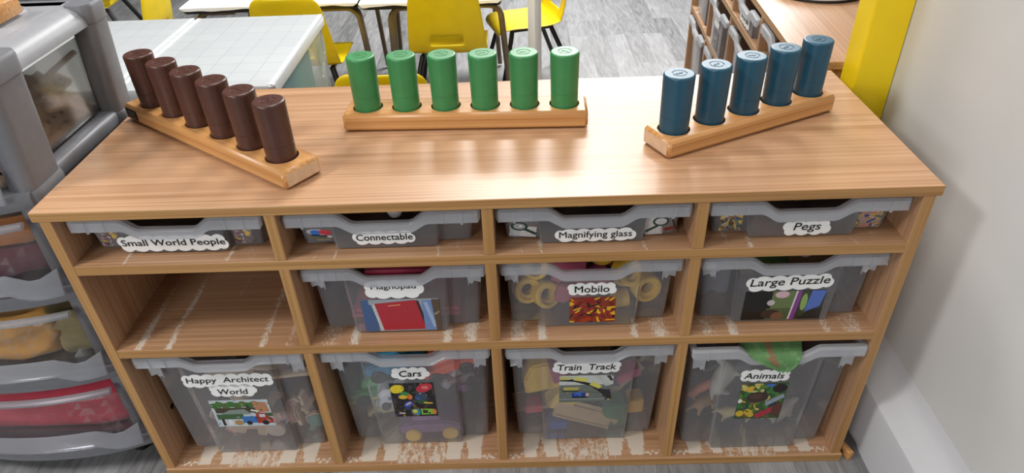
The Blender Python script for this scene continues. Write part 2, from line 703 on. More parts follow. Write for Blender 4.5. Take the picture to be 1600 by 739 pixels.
def make_cabinet(label):
    root = tag(empty('storage_cabinet'), label, 'cabinet')
    # top with softened edges
    bm = edged((-0.0105, -0.001, H - TH), (D4 + TH + 0.0085, DEPTH, H), 0.0018, 1)
    link('top', bm, [M['wood_x'], M['edge_x']], root)
    for x in (0, D4):
        link('side_panel', edged((x, 0, Z3), (x + TH, DEPTH - 0.004, H - TH), 0.0008, 1), [M['wood_z'], M['edge_z']], root)
    for n_, z in ((1, Z1), (2, Z2)):
        o = link('shelf', edged((TH, 0.0004, z - 0.0189), (D4, DEPTH - 0.01, z - 0.0001), 0.0008, 1), [M['wood_x'], M['edge_x']], root)
        link('worn_surface', scuff_grid(TH, D4, 0.0016, DEPTH - 0.012, z + 0.0003, n_), M['wood_s'], o)
    o = link('base', edged((-0.0, -0.004, 0.0), (D4 + TH + 0.004, DEPTH, Z3 - 0.0001), 0.0012, 1), [M['wood_x'], M['edge_x']], root)
    link('worn_surface', scuff_grid(TH, D4, -0.0022, DEPTH - 0.012, Z3 + 0.0003, 3), M['wood_s'], o)
    rows = ((Z1, H - TH), (Z2, Z1 - 0.0189), (Z3, Z2 - 0.0189))
    for z0, z1 in rows:
        for x in (D1, D2, D3):
            link('divider', edged((x, 0.0008, z0 + 0.0004), (x + TH, DEPTH - 0.012, z1), 0.0008, 1), [M['wood_z'], M['edge_z']], root)
    link('back_panel', bx((TH, DEPTH - 0.0095, Z3), (D4, DEPTH - 0.0045, H - TH)), M['backp'], root)
    # peg hole seen low on the left side panel
    return root


cab = make_cabinet('long beech storage cabinet with coloured peg boards standing on its top')
bm = lathe(bmesh.new(), [(0, 0.0), (0.006, 0.0), (0.006, 0.0012), (0, 0.0012)], 16,
           Matrix.Translation((TH, 0.07, 0.13)) @ Matrix.Rotation(PI / 2, 4, 'Y'))
link('hole_plug', bm, M['dark'], cab)
cab2 = copy_tree(cab)
cab2.location = (1.449, 1.895, 0)
cab2.rotation_euler = (0, 0, math.radians(-94))
tag(cab2, 'second beech storage cabinet running away behind the yellow pillar', 'cabinet')


# ------------------------------------------------------------------ trays
def tray_parts(root, h, rimw, dt, db, tabs):
    """one moulded tray: local x across, y from the front lip back, z up from its underside"""
    hw = rimw / 2
    # ---- body: stepped front, tapering walls
    def ring(z, inset=0.0):
        k = z / h
        W = 0.1385 + (0.1465 - 0.1385) * k - inset
        P = 0.083 + (0.090 - 0.083) * k - inset
        yp = db + (dt - db) * k + inset
        ys = yp + 0.017
        yb = 0.405 + 0.012 * k - inset
        r = 0.006
        pts = []

        def corner(cx, cy, a0, a1, rr):
            for i in range(4):
                a = a0 + (a1 - a0) * i / 3
                pts.append((cx + rr * math.cos(a), cy + rr * math.sin(a), z))
        corner(-W + r, ys + r, PI, 1.5 * PI, r)
        pts.append((-P - 0.003, ys, z))
        pts.append((-P, ys - 0.003, z))
        corner(-P + 0.003, yp + 0.003, PI, 1.5 * PI, 0.003)
        corner(P - 0.003, yp + 0.003, 1.5 * PI, 2 * PI, 0.003)
        pts.append((P, ys - 0.003, z))
        pts.append((P + 0.003, ys, z))
        corner(W - r, ys + r, 1.5 * PI, 2 * PI, r)
        corner(W - r, yb - r, 0, 0.5 * PI, r)
        corner(-W + r, yb - r, 0.5 * PI, PI, r)
        return pts
    bm = bmesh.new()
    loft(bm, [ring(0.0005, 0.004), ring(0.002, 0.001), ring(0.005), ring(h * 0.5), ring(h - 0.019)], cap1=False)
    link('body', bm, M['tray'], root, smooth=True)
    # ---- rim: front lip with the dipped hand hold, then flanges round the sides and back
    bm = bmesh.new()
    xs = [-hw, -hw + 0.004, -0.125, -0.1, -0.074, -0.068, -0.05, -0.044, -0.02, 0.02, 0.044, 0.05, 0.068, 0.074, 0.1, 0.125, hw - 0.004, hw]
    rings = []
    for x in xs:
        a = abs(x)
        k = min(1, max(0, (0.071 - a) / 0.024))
        top = h - 0.0190 * k
        yf = 0.0 if a < hw - 0.002 else 0.004
        drop = (0.0215 - 0.003 * k) if a < hw - 0.002 else 0.016
        rings.append([(x, dt + 0.0016, top - 0.003), (x, dt + 0.0016, top), (x, yf + 0.004, top), (x, yf, top - 0.004),
                      (x, yf, top - drop), (x, yf + 0.0028, top - drop), (x, yf + 0.0028, top - 0.006), (x, yf + 0.006, top - 0.0035)])
    loft(bm, rings)
    # web between the dipped lip and the front wall of the body
    for s in (-1, 1):
        box(bm, (min(s * (hw - 0.010), s * hw), 0.004, h - 0.014), (max(s * (hw - 0.010), s * hw), 0.424, h - 0.0005), 0.0015, 1)
        for xr in (0.098, 0.128):
            box(bm, (s * xr - 0.0012, -0.0011, h - 0.021), (s * xr + 0.0012, 0.0008, h - 0.002))
        box(bm, (s * (hw - 0.03) - 0.002, 0.001, h - 0.0255), (s * (hw - 0.03) + 0.002, 0.004, h - 0.02))
    box(bm, (-hw, 0.414, h - 0.014), (hw, 0.424, h - 0.0005), 0.0015, 1)
    o = link('rim', bm, M['rim'], root, smooth=True)
    o.data.set_sharp_from_angle(angle=math.radians(20))
    if tabs:
        for s in (-1, 1):
            z1 = h - 0.020
            z0 = z1 - tabs
            cx = s * 0.1365
            poly = [(cx - 0.0125, z1), (cx + 0.0125, z1), (cx + 0.0115, z0), (cx + 0.009, z0 + 0.008), (cx + 0.005, z0 + 0.004), (cx + 0.0005, z0 + 0.012), (cx - 0.0105, z0 + 0.008)]
            if s > 0:
                poly = [(2 * cx - x, z) for x, z in reversed(poly)]
            bm = bmesh.new()
            prism(bm, poly, dt + 0.008, dt + 0.0102)
            link('stop_tab', bm, M['rim'], root)


def cloud_poly(wd, ht, bumps):
    """scalloped card outline: rounded bumps all round a rounded bar"""
    amp = min(0.0045, ht * 0.14)
    r = ht / 2 - amp
    a = max(0.0, wd / 2 - amp - r)
    L = 4 * a + 2 * PI * r
    n = bumps * 8
    pts = []
    for i in range(n):
        d = L * i / n
        if d < 2 * a:
            p, nr = (-a + d, r), (0, 1)
        elif d < 2 * a + PI * r:
            q = PI / 2 - (d - 2 * a) / r
            p, nr = (a + r * math.cos(q), r * math.sin(q)), (math.cos(q), math.sin(q))
        elif d < 4 * a + PI * r:
            p, nr = (a - (d - 2 * a - PI * r), -r), (0, -1)
        else:
            q = -PI / 2 - (d - 4 * a - PI * r) / r
            p, nr = (-a + r * math.cos(q), r * math.sin(q)), (math.cos(q), math.sin(q))
        b = amp * abs(math.sin(PI * bumps * i / n)) ** 0.8
        pts.append((p[0] + nr[0] * b, p[1] + nr[1] * b))
    pts.reverse()
    return pts


def panel_y(z, h, dt, db):
    return db + (dt - db) * z / h


def add_label(root, h, dt, db, cx, cz, wd, ht, lines, tilt=0.0, bumps=10, cloud=None, bold=0.015, shear=0.12, letters_dx=0.0, letters_dz=0.0):
    ang = math.atan2(db - dt, h)
    bm = bmesh.new()
    if cloud:
        for (px, pz, pw, ph, b) in cloud:
            prism(bm, [(x + px, z + pz) for x, z in cloud_poly(pw, ph, b)], -0.0006, 0.0)
    else:
        prism(bm, cloud_poly(wd, ht, bumps), -0.0006, 0.0)
    lab = link('name_label', bm, M['white'], root, loc=(cx, panel_y(cz, h, dt, db) - 0.0006, cz), rot=(ang, tilt, 0))
    lab['label'] = 'white scalloped name label'
    for (s, lx, lz, lw, lh) in lines:
        me = text_mesh(s, lw, bold, shear, lh)
        link_mesh('lettering', me, M['ink'], lab, False, (lx + letters_dx, -0.0012, lz + letters_dz), (0, 0, 0))
    return lab


def add_picture(root, h, dt, db, cx, cz, wd, ht, bg, shapes, tilt=0.0, back=0.0, mat='printgloss'):
    ang = math.atan2(db - dt, h)
    o = picture('picture', wd, ht, bg, shapes, root, (cx, panel_y(cz, h, dt, db) + back - 0.0009, cz), (ang, tilt, 0), mat)
    return o


rnd = random.Random(5)


def scatter(cols, n, smin, smax, seed, bars=0.5):
    r = random.Random(seed)
    out = []
    for _ in range(n):
        x, z = r.random(), r.random()
        s = r.uniform(smin, smax)
        c = r.choice(cols)
        if r.random() < bars:
            a = r.uniform(0, PI)
            out.append((c, bar(x - s * math.cos(a), z - s * math.sin(a), x + s * math.cos(a), z + s * math.sin(a), s * 0.5)))
        else:
            out.append((c, ell(x, z, s, s * r.uniform(0.4, 1), 8, r.uniform(0, PI))))
    return out


def tray(row, cx, yr, dt, db, label, rimw=0.316, rz=0.0, tabs=None):
    h = (0.075, 0.15, 0.30)[row - 1]
    z = (Z1, Z2, Z3)[row - 1] + 0.0008
    root = tag(empty('storage_tray', (cx, yr, z), rz), label, 'tray', 'clear trays in the beech cabinet')
    tray_parts(root, h, rimw, dt, db, {1: 0.0, 2: 0.034, 3: 0.05}[row])
    return root, h


TR = {}
# ---- top row
t, h = tray(1, 0.181, 0.017, 0.010, 0.014, 'shallow clear tray labelled for small world people', rz=math.radians(-0.8))
TR['a'] = t
lab = add_label(t, h, 0.010, 0.014, -0.0026, 0.0215, 0.186, 0.034, [('Small World People', 0.001, 0.0, 0.172, 0.0165)], tilt=math.radians(0), bumps=16, bold=0.02, shear=0.0)
flower = scatter([(120, 84, 92), (176, 150, 158), (206, 196, 196), (84, 62, 60), (214, 186, 96), (150, 110, 128)], 46, 0.05, 0.16, 11)
for x, s in ((-0.118, 1), (0.107, 1)):
    add_picture(t, h, 0.010, 0.014, x, 0.024, 0.034, 0.036, (96, 74, 74), flower, back=0.018)
t, h = tray(1, 0.5295, 0.015, 0.010, 0.012, 'shallow clear tray labelled for connecting toys')
TR['b'] = t
add_label(t, h, 0.010, 0.012, -0.002, 0.0225, 0.104, 0.027, [('Connectable', 0.001, 0.0015, 0.092, 0.0125)], bumps=10, shear=0.0)
toy = [((206, 206, 210), ell(0.45, 0.62, 0.42, 0.2)), ((40, 120, 206), ell(0.36, 0.6, 0.2, 0.17)), ((206, 60, 78), ell(0.7, 0.66, 0.24, 0.17)), ((24, 26, 30), bar(0.2, 0.42, 0.8, 0.44, 0.08)),
       ((120, 116, 84), bar(0.1, 0.28, 0.7, 0.2, 0.1)), ((206, 206, 200), ell(0.86, 0.42, 0.1, 0.08)), ((156, 150, 110), bar(0.4, 0.14, 0.9, 0.24, 0.06))]
add_picture(t, h, 0.010, 0.012, -0.112, 0.020, 0.046, 0.032, (62, 58, 58), toy, back=0.018, tilt=0.12)
t, h = tray(1, 0.867, 0.014, 0.010, 0.012, 'shallow clear tray labelled for magnifying glasses', rimw=0.311)
TR['c'] = t
add_label(t, h, 0.010, 0.012, 0.0052, 0.0165, 0.133, 0.026, [('Magnifying glass', 0.0, 0.0, 0.118, 0.016)], bumps=12, shear=0.0)
mag = [((214, 212, 210), rc(0.04, 0.05, 0.96, 0.62)), ((40, 66, 60), bar(0.5, 0.5, 0.97, 0.22, 0.13)), ((40, 66, 60), ell(0.36, 0.6, 0.3, 0.24)), ((168, 172, 176), ell(0.36, 0.6, 0.21, 0.16)), ((232, 232, 232), ell(0.4, 0.62, 0.06, 0.05))]
add_picture(t, h, 0.010, 0.012, -0.112, 0.021, 0.048, 0.036, (86, 80, 76), mag, back=0.018, tilt=0.1)
mag2 = [((208, 206, 204), rc(0.0, 0.0, 0.55, 0.9)), ((40, 66, 60), bar(0.4, 0.45, 0.02, 0.18, 0.11)), ((40, 66, 60), ell(0.5, 0.66, 0.26, 0.25)), ((198, 200, 202), ell(0.5, 0.66, 0.19, 0.17)), ((128, 52, 34), bar(0.6, 0.2, 0.9, 0.3, 0.16)), ((60, 50, 44), bar(0.82, 0.9, 0.98, 0.2, 0.06))]
add_picture(t, h, 0.010, 0.012, 0.114, 0.021, 0.052, 0.038, (96, 84, 76), mag2, back=0.018, tilt=-0.05)
t, h = tray(1, 1.206, 0.014, 0.010, 0.012, 'shallow clear tray labelled for pegs')
TR['d'] = t
add_label(t, h, 0.010, 0.012, 0.007, 0.0185, 0.080, 0.030, [('Pegs', 0.0, 0.001, 0.043, 0.019)], bumps=8)
pegpic = scatter([(206, 176, 70), (150, 56, 40), (50, 72, 120), (52, 72, 46), (196, 180, 140), (206, 180, 104), (92, 76, 56)], 44, 0.08, 0.22, 3, 0.7)
add_picture(t, h, 0.010, 0.012, -0.111, 0.022, 0.036, 0.034, (74, 66, 44), pegpic, back=0.018)
add_picture(t, h, 0.010, 0.012, 0.113, 0.022, 0.040, 0.036, (190, 150, 120), scatter([(206, 176, 80), (196, 120, 96), (56, 80, 140), (70, 100, 78), (206, 190, 160), (190, 150, 120)], 40, 0.08, 0.2, 9, 0.6), back=0.018)

# ---- middle row
t, h = tray(2, 0.5316, 0.023, 0.008, 0.008, 'deep clear tray with a red book pictured on its front', rz=math.radians(0.1))
TR['e'] = t
add_label(t, h, 0.008, 0.008, -0.004, 0.101, 0.106, 0.042, [('Magnopad', 0.0, 0.005, 0.078, 0.014)], bumps=9, shear=0.0)
book = [((70, 96, 140), rc(0, 0, 0.18, 1)), ((160, 166, 172), rc(0.1, 0.85, 1, 1)), ((196, 196, 196), [(0.13, 0.86), (0.2, 0.86), (0.26, 0.03), (0.2, 0.03)]), ((176, 46, 58), [(0.17, 0.88), (0.7, 0.97), (0.8, 0.04), (0.24, 0.03)]),
        ((224, 150, 110), bar(0.34, 0.8, 0.5, 0.83, 0.03)), ((60, 40, 44), bar(0.72, 0.95, 0.81, 0.05, 0.035)), ((110, 140, 190), rc(0.78, 0.0, 1, 0.95)), ((160, 178, 210), bar(0.82, 0.9, 0.92, 0.1, 0.05)),
        ((92, 76, 60), [(0.93, 0.0), (1, 0.0), (1, 0.98), (0.9, 0.98)]), ((150, 130, 100), bar(0.92, 0.5, 1, 0.6, 0.05))]
add_picture(t, h, 0.008, 0.008, 0.003, 0.041, 0.138, 0.074, (150, 156, 166), book)
t, h = tray(2, 0.868, 0.024, 0.008, 0.009, 'deep clear tray of yellow wheels and red connecting pieces', rimw=0.311)
TR['f'] = t
add_label(t, h, 0.008, 0.009, 0.0033, 0.0885, 0.088, 0.028, [('Mobilo', 0.0, 0.0, 0.060, 0.0145)], bumps=10, shear=0.0, bold=0.02)
mob = scatter([(150, 36, 30), (170, 60, 34), (120, 40, 34)], 60, 0.06, 0.12, 21) + scatter([(240, 200, 50), (232, 176, 40), (30, 26, 28)], 34, 0.05, 0.11, 23, 0.8)
add_picture(t, h, 0.008, 0.009, 0.0055, 0.040, 0.081, 0.058, (140, 60, 40), mob)
t, h = tray(2, 1.2095, 0.024, 0.008, 0.009, 'deep clear tray labelled for large puzzles')
TR['g'] = t
add_label(t, h, 0.008, 0.009, 0.0024, 0.0900, 0.152, 0.034, [('Large Puzzle', 0.0, 0.001, 0.136, 0.021)], bumps=12, tilt=math.radians(-1.5))
puz = [((24, 24, 22), rc(0, 0, 0.36, 1)), ((104, 120, 74), rc(0.34, 0.25, 0.64, 1)), ((80, 92, 56), rc(0.3, 0.0, 0.62, 0.4)), ((60, 44, 36), ell(0.36, 0.2, 0.12, 0.16)), ((120, 84, 62), ell(0.45, 0.12, 0.08, 0.14)), ((196, 190, 186), ell(0.34, 0.6, 0.05, 0.1)), ((214, 180, 190), ell(0.46, 0.88, 0.09, 0.12)),
       ((226, 222, 220), bar(0.64, 1, 0.6, 0, 0.02)), ((130, 62, 140), [(0.65, 1), (0.71, 1), (0.67, 0), (0.61, 0)]), ((50, 62, 36), rc(0.7, 0.1, 0.8, 1)), ((140, 170, 90), ell(0.75, 0.6, 0.04, 0.3)), ((78, 110, 190), [(0.82, 1), (1, 1), (0.96, 0.45), (0.78, 0.25)]), ((36, 34, 34), [(0.7, 0), (1, 0), (1, 0.35), (0.86, 0.3)])]
add_picture(t, h, 0.008, 0.009, 0.0003, 0.0385, 0.140, 0.066, (44, 46, 34), puz)

# ---- bottom row
t, h = tray(3, 0.1834, 0.0136, 0.012, 0.022, 'tall clear tray holding wooden building people and planks', rz=math.radians(0.7))
TR['h'] = t
add_label(t, h, 0.012, 0.022, -0.003, 0.211, 0.18, 0.07,
          [('Happy  Architect', 0.0, 0.015, 0.158, 0.019), ('World', 0.002, -0.017, 0.058, 0.0155)], tilt=math.radians(0.5),
          cloud=[(0.0, 0.0145, 0.178, 0.038, 16), (0.003, -0.0145, 0.094, 0.036, 9)], bold=0.012)
town = [((196, 206, 214), rc(0, 0, 1, 1)), ((72, 60, 44), rc(0.05, 0.52, 0.75, 0.72))] + \
       [((58 + 14 * (i % 3), 104 + 12 * (i % 2), 50), ell(0.06 + 0.1 * i, 0.8 + 0.05 * (i % 2), 0.08, 0.11)) for i in range(9)] + \
       [((186, 130, 96), [(0.72, 0.95), (0.95, 0.9), (0.98, 0.55), (0.76, 0.5)]), ((132, 146, 140), [(0.1, 0.46), (0.3, 0.64), (0.55, 0.66), (0.66, 0.46)]), ((64, 98, 62), rc(0.04, 0.28, 0.5, 0.48)), ((60, 90, 58), rc(0.74, 0.36, 1, 0.5)),
        ((60, 48, 36), bar(0.6, 0.8, 0.72, 0.5, 0.04)), ((232, 232, 228), bar(0.66, 0.62, 0.78, 0.56, 0.06)), ((58, 116, 190), rc(0.46, 0.12, 0.72, 0.38)), ((168, 56, 44), [(0.7, 0.1), (0.99, 0.1), (0.99, 0.3), (0.92, 0.36), (0.88, 0.5), (0.72, 0.5)]), ((206, 214, 220), rc(0.77, 0.34, 0.87, 0.45)),
        ((24, 24, 26), ell(0.84, 0.12, 0.06, 0.09)), ((24, 24, 26), ell(0.56, 0.12, 0.05, 0.08)), ((176, 140, 84), ell(0.38, 0.14, 0.08, 0.1)), ((52, 44, 36), bar(0.12, 0.3, 0.12, 0.04, 0.05)), ((228, 228, 224), ell(0.24, 0.16, 0.04, 0.12))]
add_picture(t, h, 0.012, 0.022, 0.0, 0.1275, 0.116, 0.080, (190, 200, 206), town + scatter([(40, 70, 40), (90, 130, 70), (60, 50, 40), (206, 206, 196)], 34, 0.012, 0.035, 79, 0.3), tilt=math.radians(0.5))
t, h = tray(3, 0.5293, 0.0156, 0.012, 0.032, 'tall clear tray holding toy cars')
TR['i'] = t
add_label(t, h, 0.012, 0.032, 0.0016, 0.2275, 0.076, 0.036, [('Cars', 0.0, 0.0, 0.042, 0.017)], bumps=9, bold=0.03)
carp = [((236, 212, 40), ell(0.16, 0.84, 0.17, 0.12, 14, 0.3)), ((196, 52, 70), ell(0.78, 0.86, 0.2, 0.12, 14, 0.4)), ((226, 120, 120), ell(0.8, 0.87, 0.08, 0.05)), ((60, 140, 80), ell(0.34, 0.66, 0.14, 0.09, 14, -0.6)), ((228, 190, 50), ell(0.26, 0.6, 0.1, 0.06)), ((224, 110, 40), ell(0.42, 0.6, 0.06, 0.08)),
        ((60, 76, 96), ell(0.68, 0.6, 0.16, 0.12, 14, 0.5)), ((40, 84, 160), ell(0.6, 0.56, 0.07, 0.04)), ((70, 84, 170), ell(0.36, 0.38, 0.13, 0.08, 14, 0.6)), ((196, 200, 220), bar(0.3, 0.36, 0.42, 0.44, 0.04)), ((44, 90, 60), ell(0.7, 0.44, 0.12, 0.06)), ((212, 180, 60), bar(0.72, 0.42, 0.92, 0.4, 0.05)),
        ((44, 140, 170), [(0.4, 0.22), (0.6, 0.24), (0.6, 0.06), (0.42, 0.04)]), ((220, 206, 60), ell(0.48, 0.16, 0.06, 0.06)), ((140, 190, 60), [(0.62, 0.24), (0.94, 0.22), (0.96, 0.06), (0.62, 0.05)]), ((226, 130, 60), ell(0.93, 0.14, 0.05, 0.08)), ((30, 60, 40), rc(0.66, 0.09, 0.78, 0.19)), ((206, 206, 206), bar(0.1, 0.12, 0.24, 0.1, 0.04))]
bits = scatter([(64, 60, 66), (52, 84, 66), (84, 78, 50), (60, 72, 110), (96, 60, 48), (20, 18, 20)], 60, 0.03, 0.09, 77, 0.7)
add_picture(t, h, 0.012, 0.032, -0.001, 0.1465, 0.086, 0.104, (34, 28, 28), bits + carp + scatter([(230, 226, 200), (240, 200, 60), (40, 40, 44), (180, 60, 50)], 26, 0.012, 0.03, 78, 0.4))
t, h = tray(3, 0.8702, 0.0117, 0.012, 0.037, 'tall clear tray holding wooden train track', rimw=0.311)
TR['j'] = t
add_label(t, h, 0.012, 0.037, -0.003, 0.2365, 0.132, 0.0385, [('Train  Track', 0.0, 0.0005, 0.110, 0.0165)], bumps=14, bold=0.02)
trk = [((112, 118, 112), rc(0, 0, 1, 0.66)), ((86, 90, 84), bar(0, 0.5, 1, 0.3, 0.02)), ((160, 164, 160), bar(0, 0.12, 1, 0.1, 0.025)), ((36, 32, 28), bar(0, 0.86, 0.32, 0.82, 0.09)), ((36, 32, 28), bar(0.3, 0.82, 0.62, 0.64, 0.09)), ((36, 32, 28), bar(0.6, 0.66, 0.84, 0.34, 0.09)), ((44, 42, 44), [(0.76, 0.5), (0.95, 0.46), (1, 0.1), (0.86, 0.08)]),
       ((206, 196, 120), rc(0.0, 0.86, 0.2, 0.97)), ((220, 214, 110), [(0.26, 0.84), (0.5, 0.76), (0.54, 0.9), (0.28, 0.97)]), ((222, 216, 100), [(0.56, 0.66), (0.74, 0.5), (0.8, 0.6), (0.62, 0.78)]), ((196, 200, 200), [(0.64, 1), (0.76, 1), (0.96, 0.64), (0.86, 0.6)]), ((66, 60, 60), bar(0.9, 1, 1, 0.8, 0.08)), ((190, 180, 96), rc(0.08, 0.46, 0.36, 0.58)),
       ((50, 60, 50), rc(0.06, 0.4, 0.36, 0.46)), ((28, 60, 150), rc(0.24, 0.2, 0.5, 0.36)), ((60, 110, 200), rc(0.28, 0.27, 0.42, 0.39)), ((216, 180, 176), rc(0.5, 0.22, 0.56, 0.34)), ((20, 20, 24), bar(0.24, 0.19, 0.54, 0.19, 0.05))]
add_picture(t, h, 0.012, 0.037, -0.0024, 0.1700, 0.104, 0.082, (206, 210, 206), trk + scatter([(70, 74, 70), (150, 154, 150), (206, 200, 120)], 24, 0.01, 0.028, 80, 0.6))
t, h = tray(3, 1.2100, -0.003, 0.010, 0.021, 'tall clear tray pulled slightly forward holding toy animals', rimw=0.314)
TR['k'] = t
add_label(t, h, 0.010, 0.021, -0.011, 0.2215, 0.096, 0.034, [('Animals', -0.002, 0.0, 0.074, 0.0155)], bumps=10, bold=0.02, tilt=math.radians(1.0))
ani = scatter([(52, 120, 60), (40, 84, 46), (206, 176, 50), (90, 130, 50), (120, 90, 50), (30, 60, 60), (200, 196, 120)], 70, 0.05, 0.13, 41) + \
    [((66, 46, 40), ell(0.4, 0.62, 0.24, 0.15)), ((84, 60, 50), ell(0.36, 0.64, 0.14, 0.08)), ((40, 30, 30), ell(0.84, 0.86, 0.16, 0.12)), ((222, 176, 50), ell(0.2, 0.86, 0.1, 0.07, 8, 0.6)), ((150, 160, 176), bar(0.62, 0.42, 0.98, 0.66, 0.12)), ((176, 44, 66), bar(0.46, 0.06, 0.84, 0.3, 0.14)), ((96, 54, 44), ell(0.9, 0.26, 0.12, 0.2)),
     ((214, 180, 50), ell(0.1, 0.16, 0.09, 0.09)), ((232, 232, 226), ell(0.04, 0.52, 0.05, 0.06)), ((70, 110, 200), ell(0.62, 0.95, 0.1, 0.04))]
add_picture(t, h, 0.010, 0.021, -0.006, 0.1475, 0.088, 0.104, (60, 84, 46), ani)

# ------------------------------------------------------------------ what the trays hold
def at_tray(x, y, z):
    return (x, y, z)


def toy_car(label, loc, rz, L, rgb, stripe=None, cab_rgb=None, rx=0.0, ry=0.0, wheel=(30, 28, 28), star=False):
    root = tag(empty('toy_car', loc), label, 'toy car', 'toy cars in the tall tray')
    root.rotation_euler = (rx, ry, rz)
    Hh, W = L * 0.26, L * 0.48
    r = L * 0.13
    bm = bmesh.new()
    poly = [(-L / 2, r), (-L / 2, r + Hh * 0.75), (-L * 0.3, r + Hh), (L * 0.22, r + Hh), (L / 2, r + Hh * 0.6), (L / 2, r)]
    prism(bm, poly, -W / 2, W / 2)
    bmesh.ops.bevel(bm, geom=bm.edges[:], offset=L * 0.03, segments=2, affect='EDGES')
    link('body', bm, colour(rgb), root, smooth=True)
    bm = bmesh.new()
    t0 = r + Hh * 0.98
    poly = [(-L * 0.3, t0), (-L * 0.24, t0 + Hh * 0.8), (L * 0.06, t0 + Hh * 0.8), (L * 0.2, t0)]
    prism(bm, poly, -W * 0.42, W * 0.42)
    bmesh.ops.bevel(bm, geom=bm.edges[:], offset=L * 0.02, segments=2, affect='EDGES')
    link('cabin', bm, colour(cab_rgb or tuple(min(255, c + 40) for c in rgb)), root, smooth=True)
    if stripe:
        link('stripe', bx((-L / 2 - 0.001, -W / 2 - 0.0012, r * 0.9), (L / 2 + 0.001, W / 2 + 0.0012, r * 0.9 + Hh * 0.2), 0.0008), colour(stripe), root)
    if star:
        bm = bmesh.new()
        for k in range(3):
            box(bm, (-L * 0.1, -W / 2 - 0.0016, -L * 0.018), (L * 0.1, -W / 2 + 0.001, L * 0.018), mat=Matrix.Translation((-0.0, 0, r + Hh * 0.5)) @ Matrix.Rotation(PI * k / 3, 4, 'Y'))
        link('star_mark', bm, colour((60, 90, 150)), root)
    for sx in (-1, 1):
        for sy in (-1, 1):
            bm = lathe(bmesh.new(), [(0, -0.006), (r * 0.8, -0.006), (r, -0.004), (r, 0.004), (r * 0.8, 0.006), (r * 0.4, 0.005), (0, 0.0055)], 20, Matrix.Rotation(PI / 2, 4, 'X'))
            link('wheel', bm, colour(wheel), root, smooth=True, loc=(sx * L * 0.3, sy * W * 0.5, r))
    return root


ZB = Z3 + 0.006
toy_car('green toy truck with a yellow stripe at the left side of the cars tray', (0.437, 0.122, 0.098), 0.25, 0.115, (70, 150, 72), stripe=(226, 204, 90))
toy_car('cream toy van under the green truck', (0.447, 0.135, 0.031), 0.3, 0.095, (206, 190, 140), cab_rgb=(214, 206, 170))
toy_car('white toy ambulance with a blue star tilted in the cars tray', (0.487, 0.080, 0.132), 0.1, 0.075, (226, 226, 230), ry=-0.6, star=True)
toy_car('teal toy bus at the top left of the cars tray', (0.492, 0.098, 0.190), 0.1, 0.12, (40, 140, 176))
toy_car('orange toy sports car at the top right of the cars tray', (0.604, 0.078, 0.213), 0.2, 0.105, (236, 96, 60), ry=-0.25)
toy_car('purple toy lorry with yellow wheels at the bottom of the cars tray', (0.548, 0.090, 0.022), 0.05, 0.13, (128, 84, 136), cab_rgb=(140, 96, 150), wheel=(230, 186, 60))
toy_car('grey toy jeep at the right of the cars tray', (0.600, 0.092, 0.15), 0.9, 0.085, (176, 166, 172), ry=0.4)
toy_car('mauve toy car against the right wall of its tray', (0.618, 0.16, 0.085), 1.2, 0.11, (128, 84, 122), ry=0.2)
toy_car('dark green toy car in the middle of the cars tray', (0.535, 0.16, 0.085), 0.4, 0.11, (64, 96, 92))
toy_car('lime toy car behind the orange sports car', (0.546, 0.19, 0.215), 0.1, 0.08, (186, 200, 60))
toy_car('pink toy car low on the left of the cars tray', (0.425, 0.15, 0.185), 1.3, 0.07, (196, 120, 140))


def track_piece(label, loc, rz, L, rx=0.0, ry=0.0, curve=0.0):
    """grooved wooden track with a peg at one end and a slot at the other"""
    W, T = 0.04, 0.012
    n = 10
    sec = [(-W / 2, 0), (W / 2, 0), (W / 2, T), (0.0165, T), (0.0165, T - 0.003), (0.0105, T - 0.003), (0.0105, T), (-0.0105, T), (-0.0105, T - 0.003), (-0.0165, T - 0.003), (-0.0165, T), (-W / 2, T)]
    bm = bmesh.new()
    rings = []
    for i in range(n + 1):
        s = i / n - 0.5
        a = curve * s
        cx = L * s if not curve else L / curve * math.sin(a)
        cy = 0 if not curve else L / curve * (1 - math.cos(a))
        rings.append([(cx - y * math.sin(a), cy + y * math.cos(a), z) for y, z in sec])
    loft(bm, rings)
    lathe(bm, [(0, 0.001), (0.007, 0.001), (0.007, T - 0.001), (0, T - 0.001)], 16, Matrix.Translation((L / 2 + 0.011, 0, 0)))
    box(bm, (L / 2 - 0.002, -0.0035, 0.001), (L / 2 + 0.008, 0.0035, T - 0.001))
    o = tag(link('wooden_track', bm, colour((214, 184, 142)), loc=loc, rot=(rx, ry, rz)), label, 'toy track', 'wooden track pieces')
    return o


track_piece('wooden track piece lying against the front of the train tray', (0.866, 0.078, 0.072), 0.05, 0.125, rx=0.9, ry=0.42)
track_piece('wooden track piece standing at the left of the train tray', (0.762, 0.13, 0.05), 0.2, 0.08, rx=0.3, ry=0.1)
track_piece('wooden track piece deep on the right of the train tray', (0.955, 0.15, 0.10), 0.6, 0.10, rx=0.5, ry=-0.3)
track_piece('curved wooden track piece deep in the middle of the train tray', (0.87, 0.18, 0.11), 0.3, 0.12, rx=0.4, ry=0.2, curve=0.7)
track_piece('wooden track piece lying flat on the floor of the train tray', (0.82, 0.2, 0.03), 0.1, 0.13)
track_piece('curved wooden track piece flat at the back of the train tray', (0.92, 0.24, 0.03), 1.2, 0.13, curve=0.7)


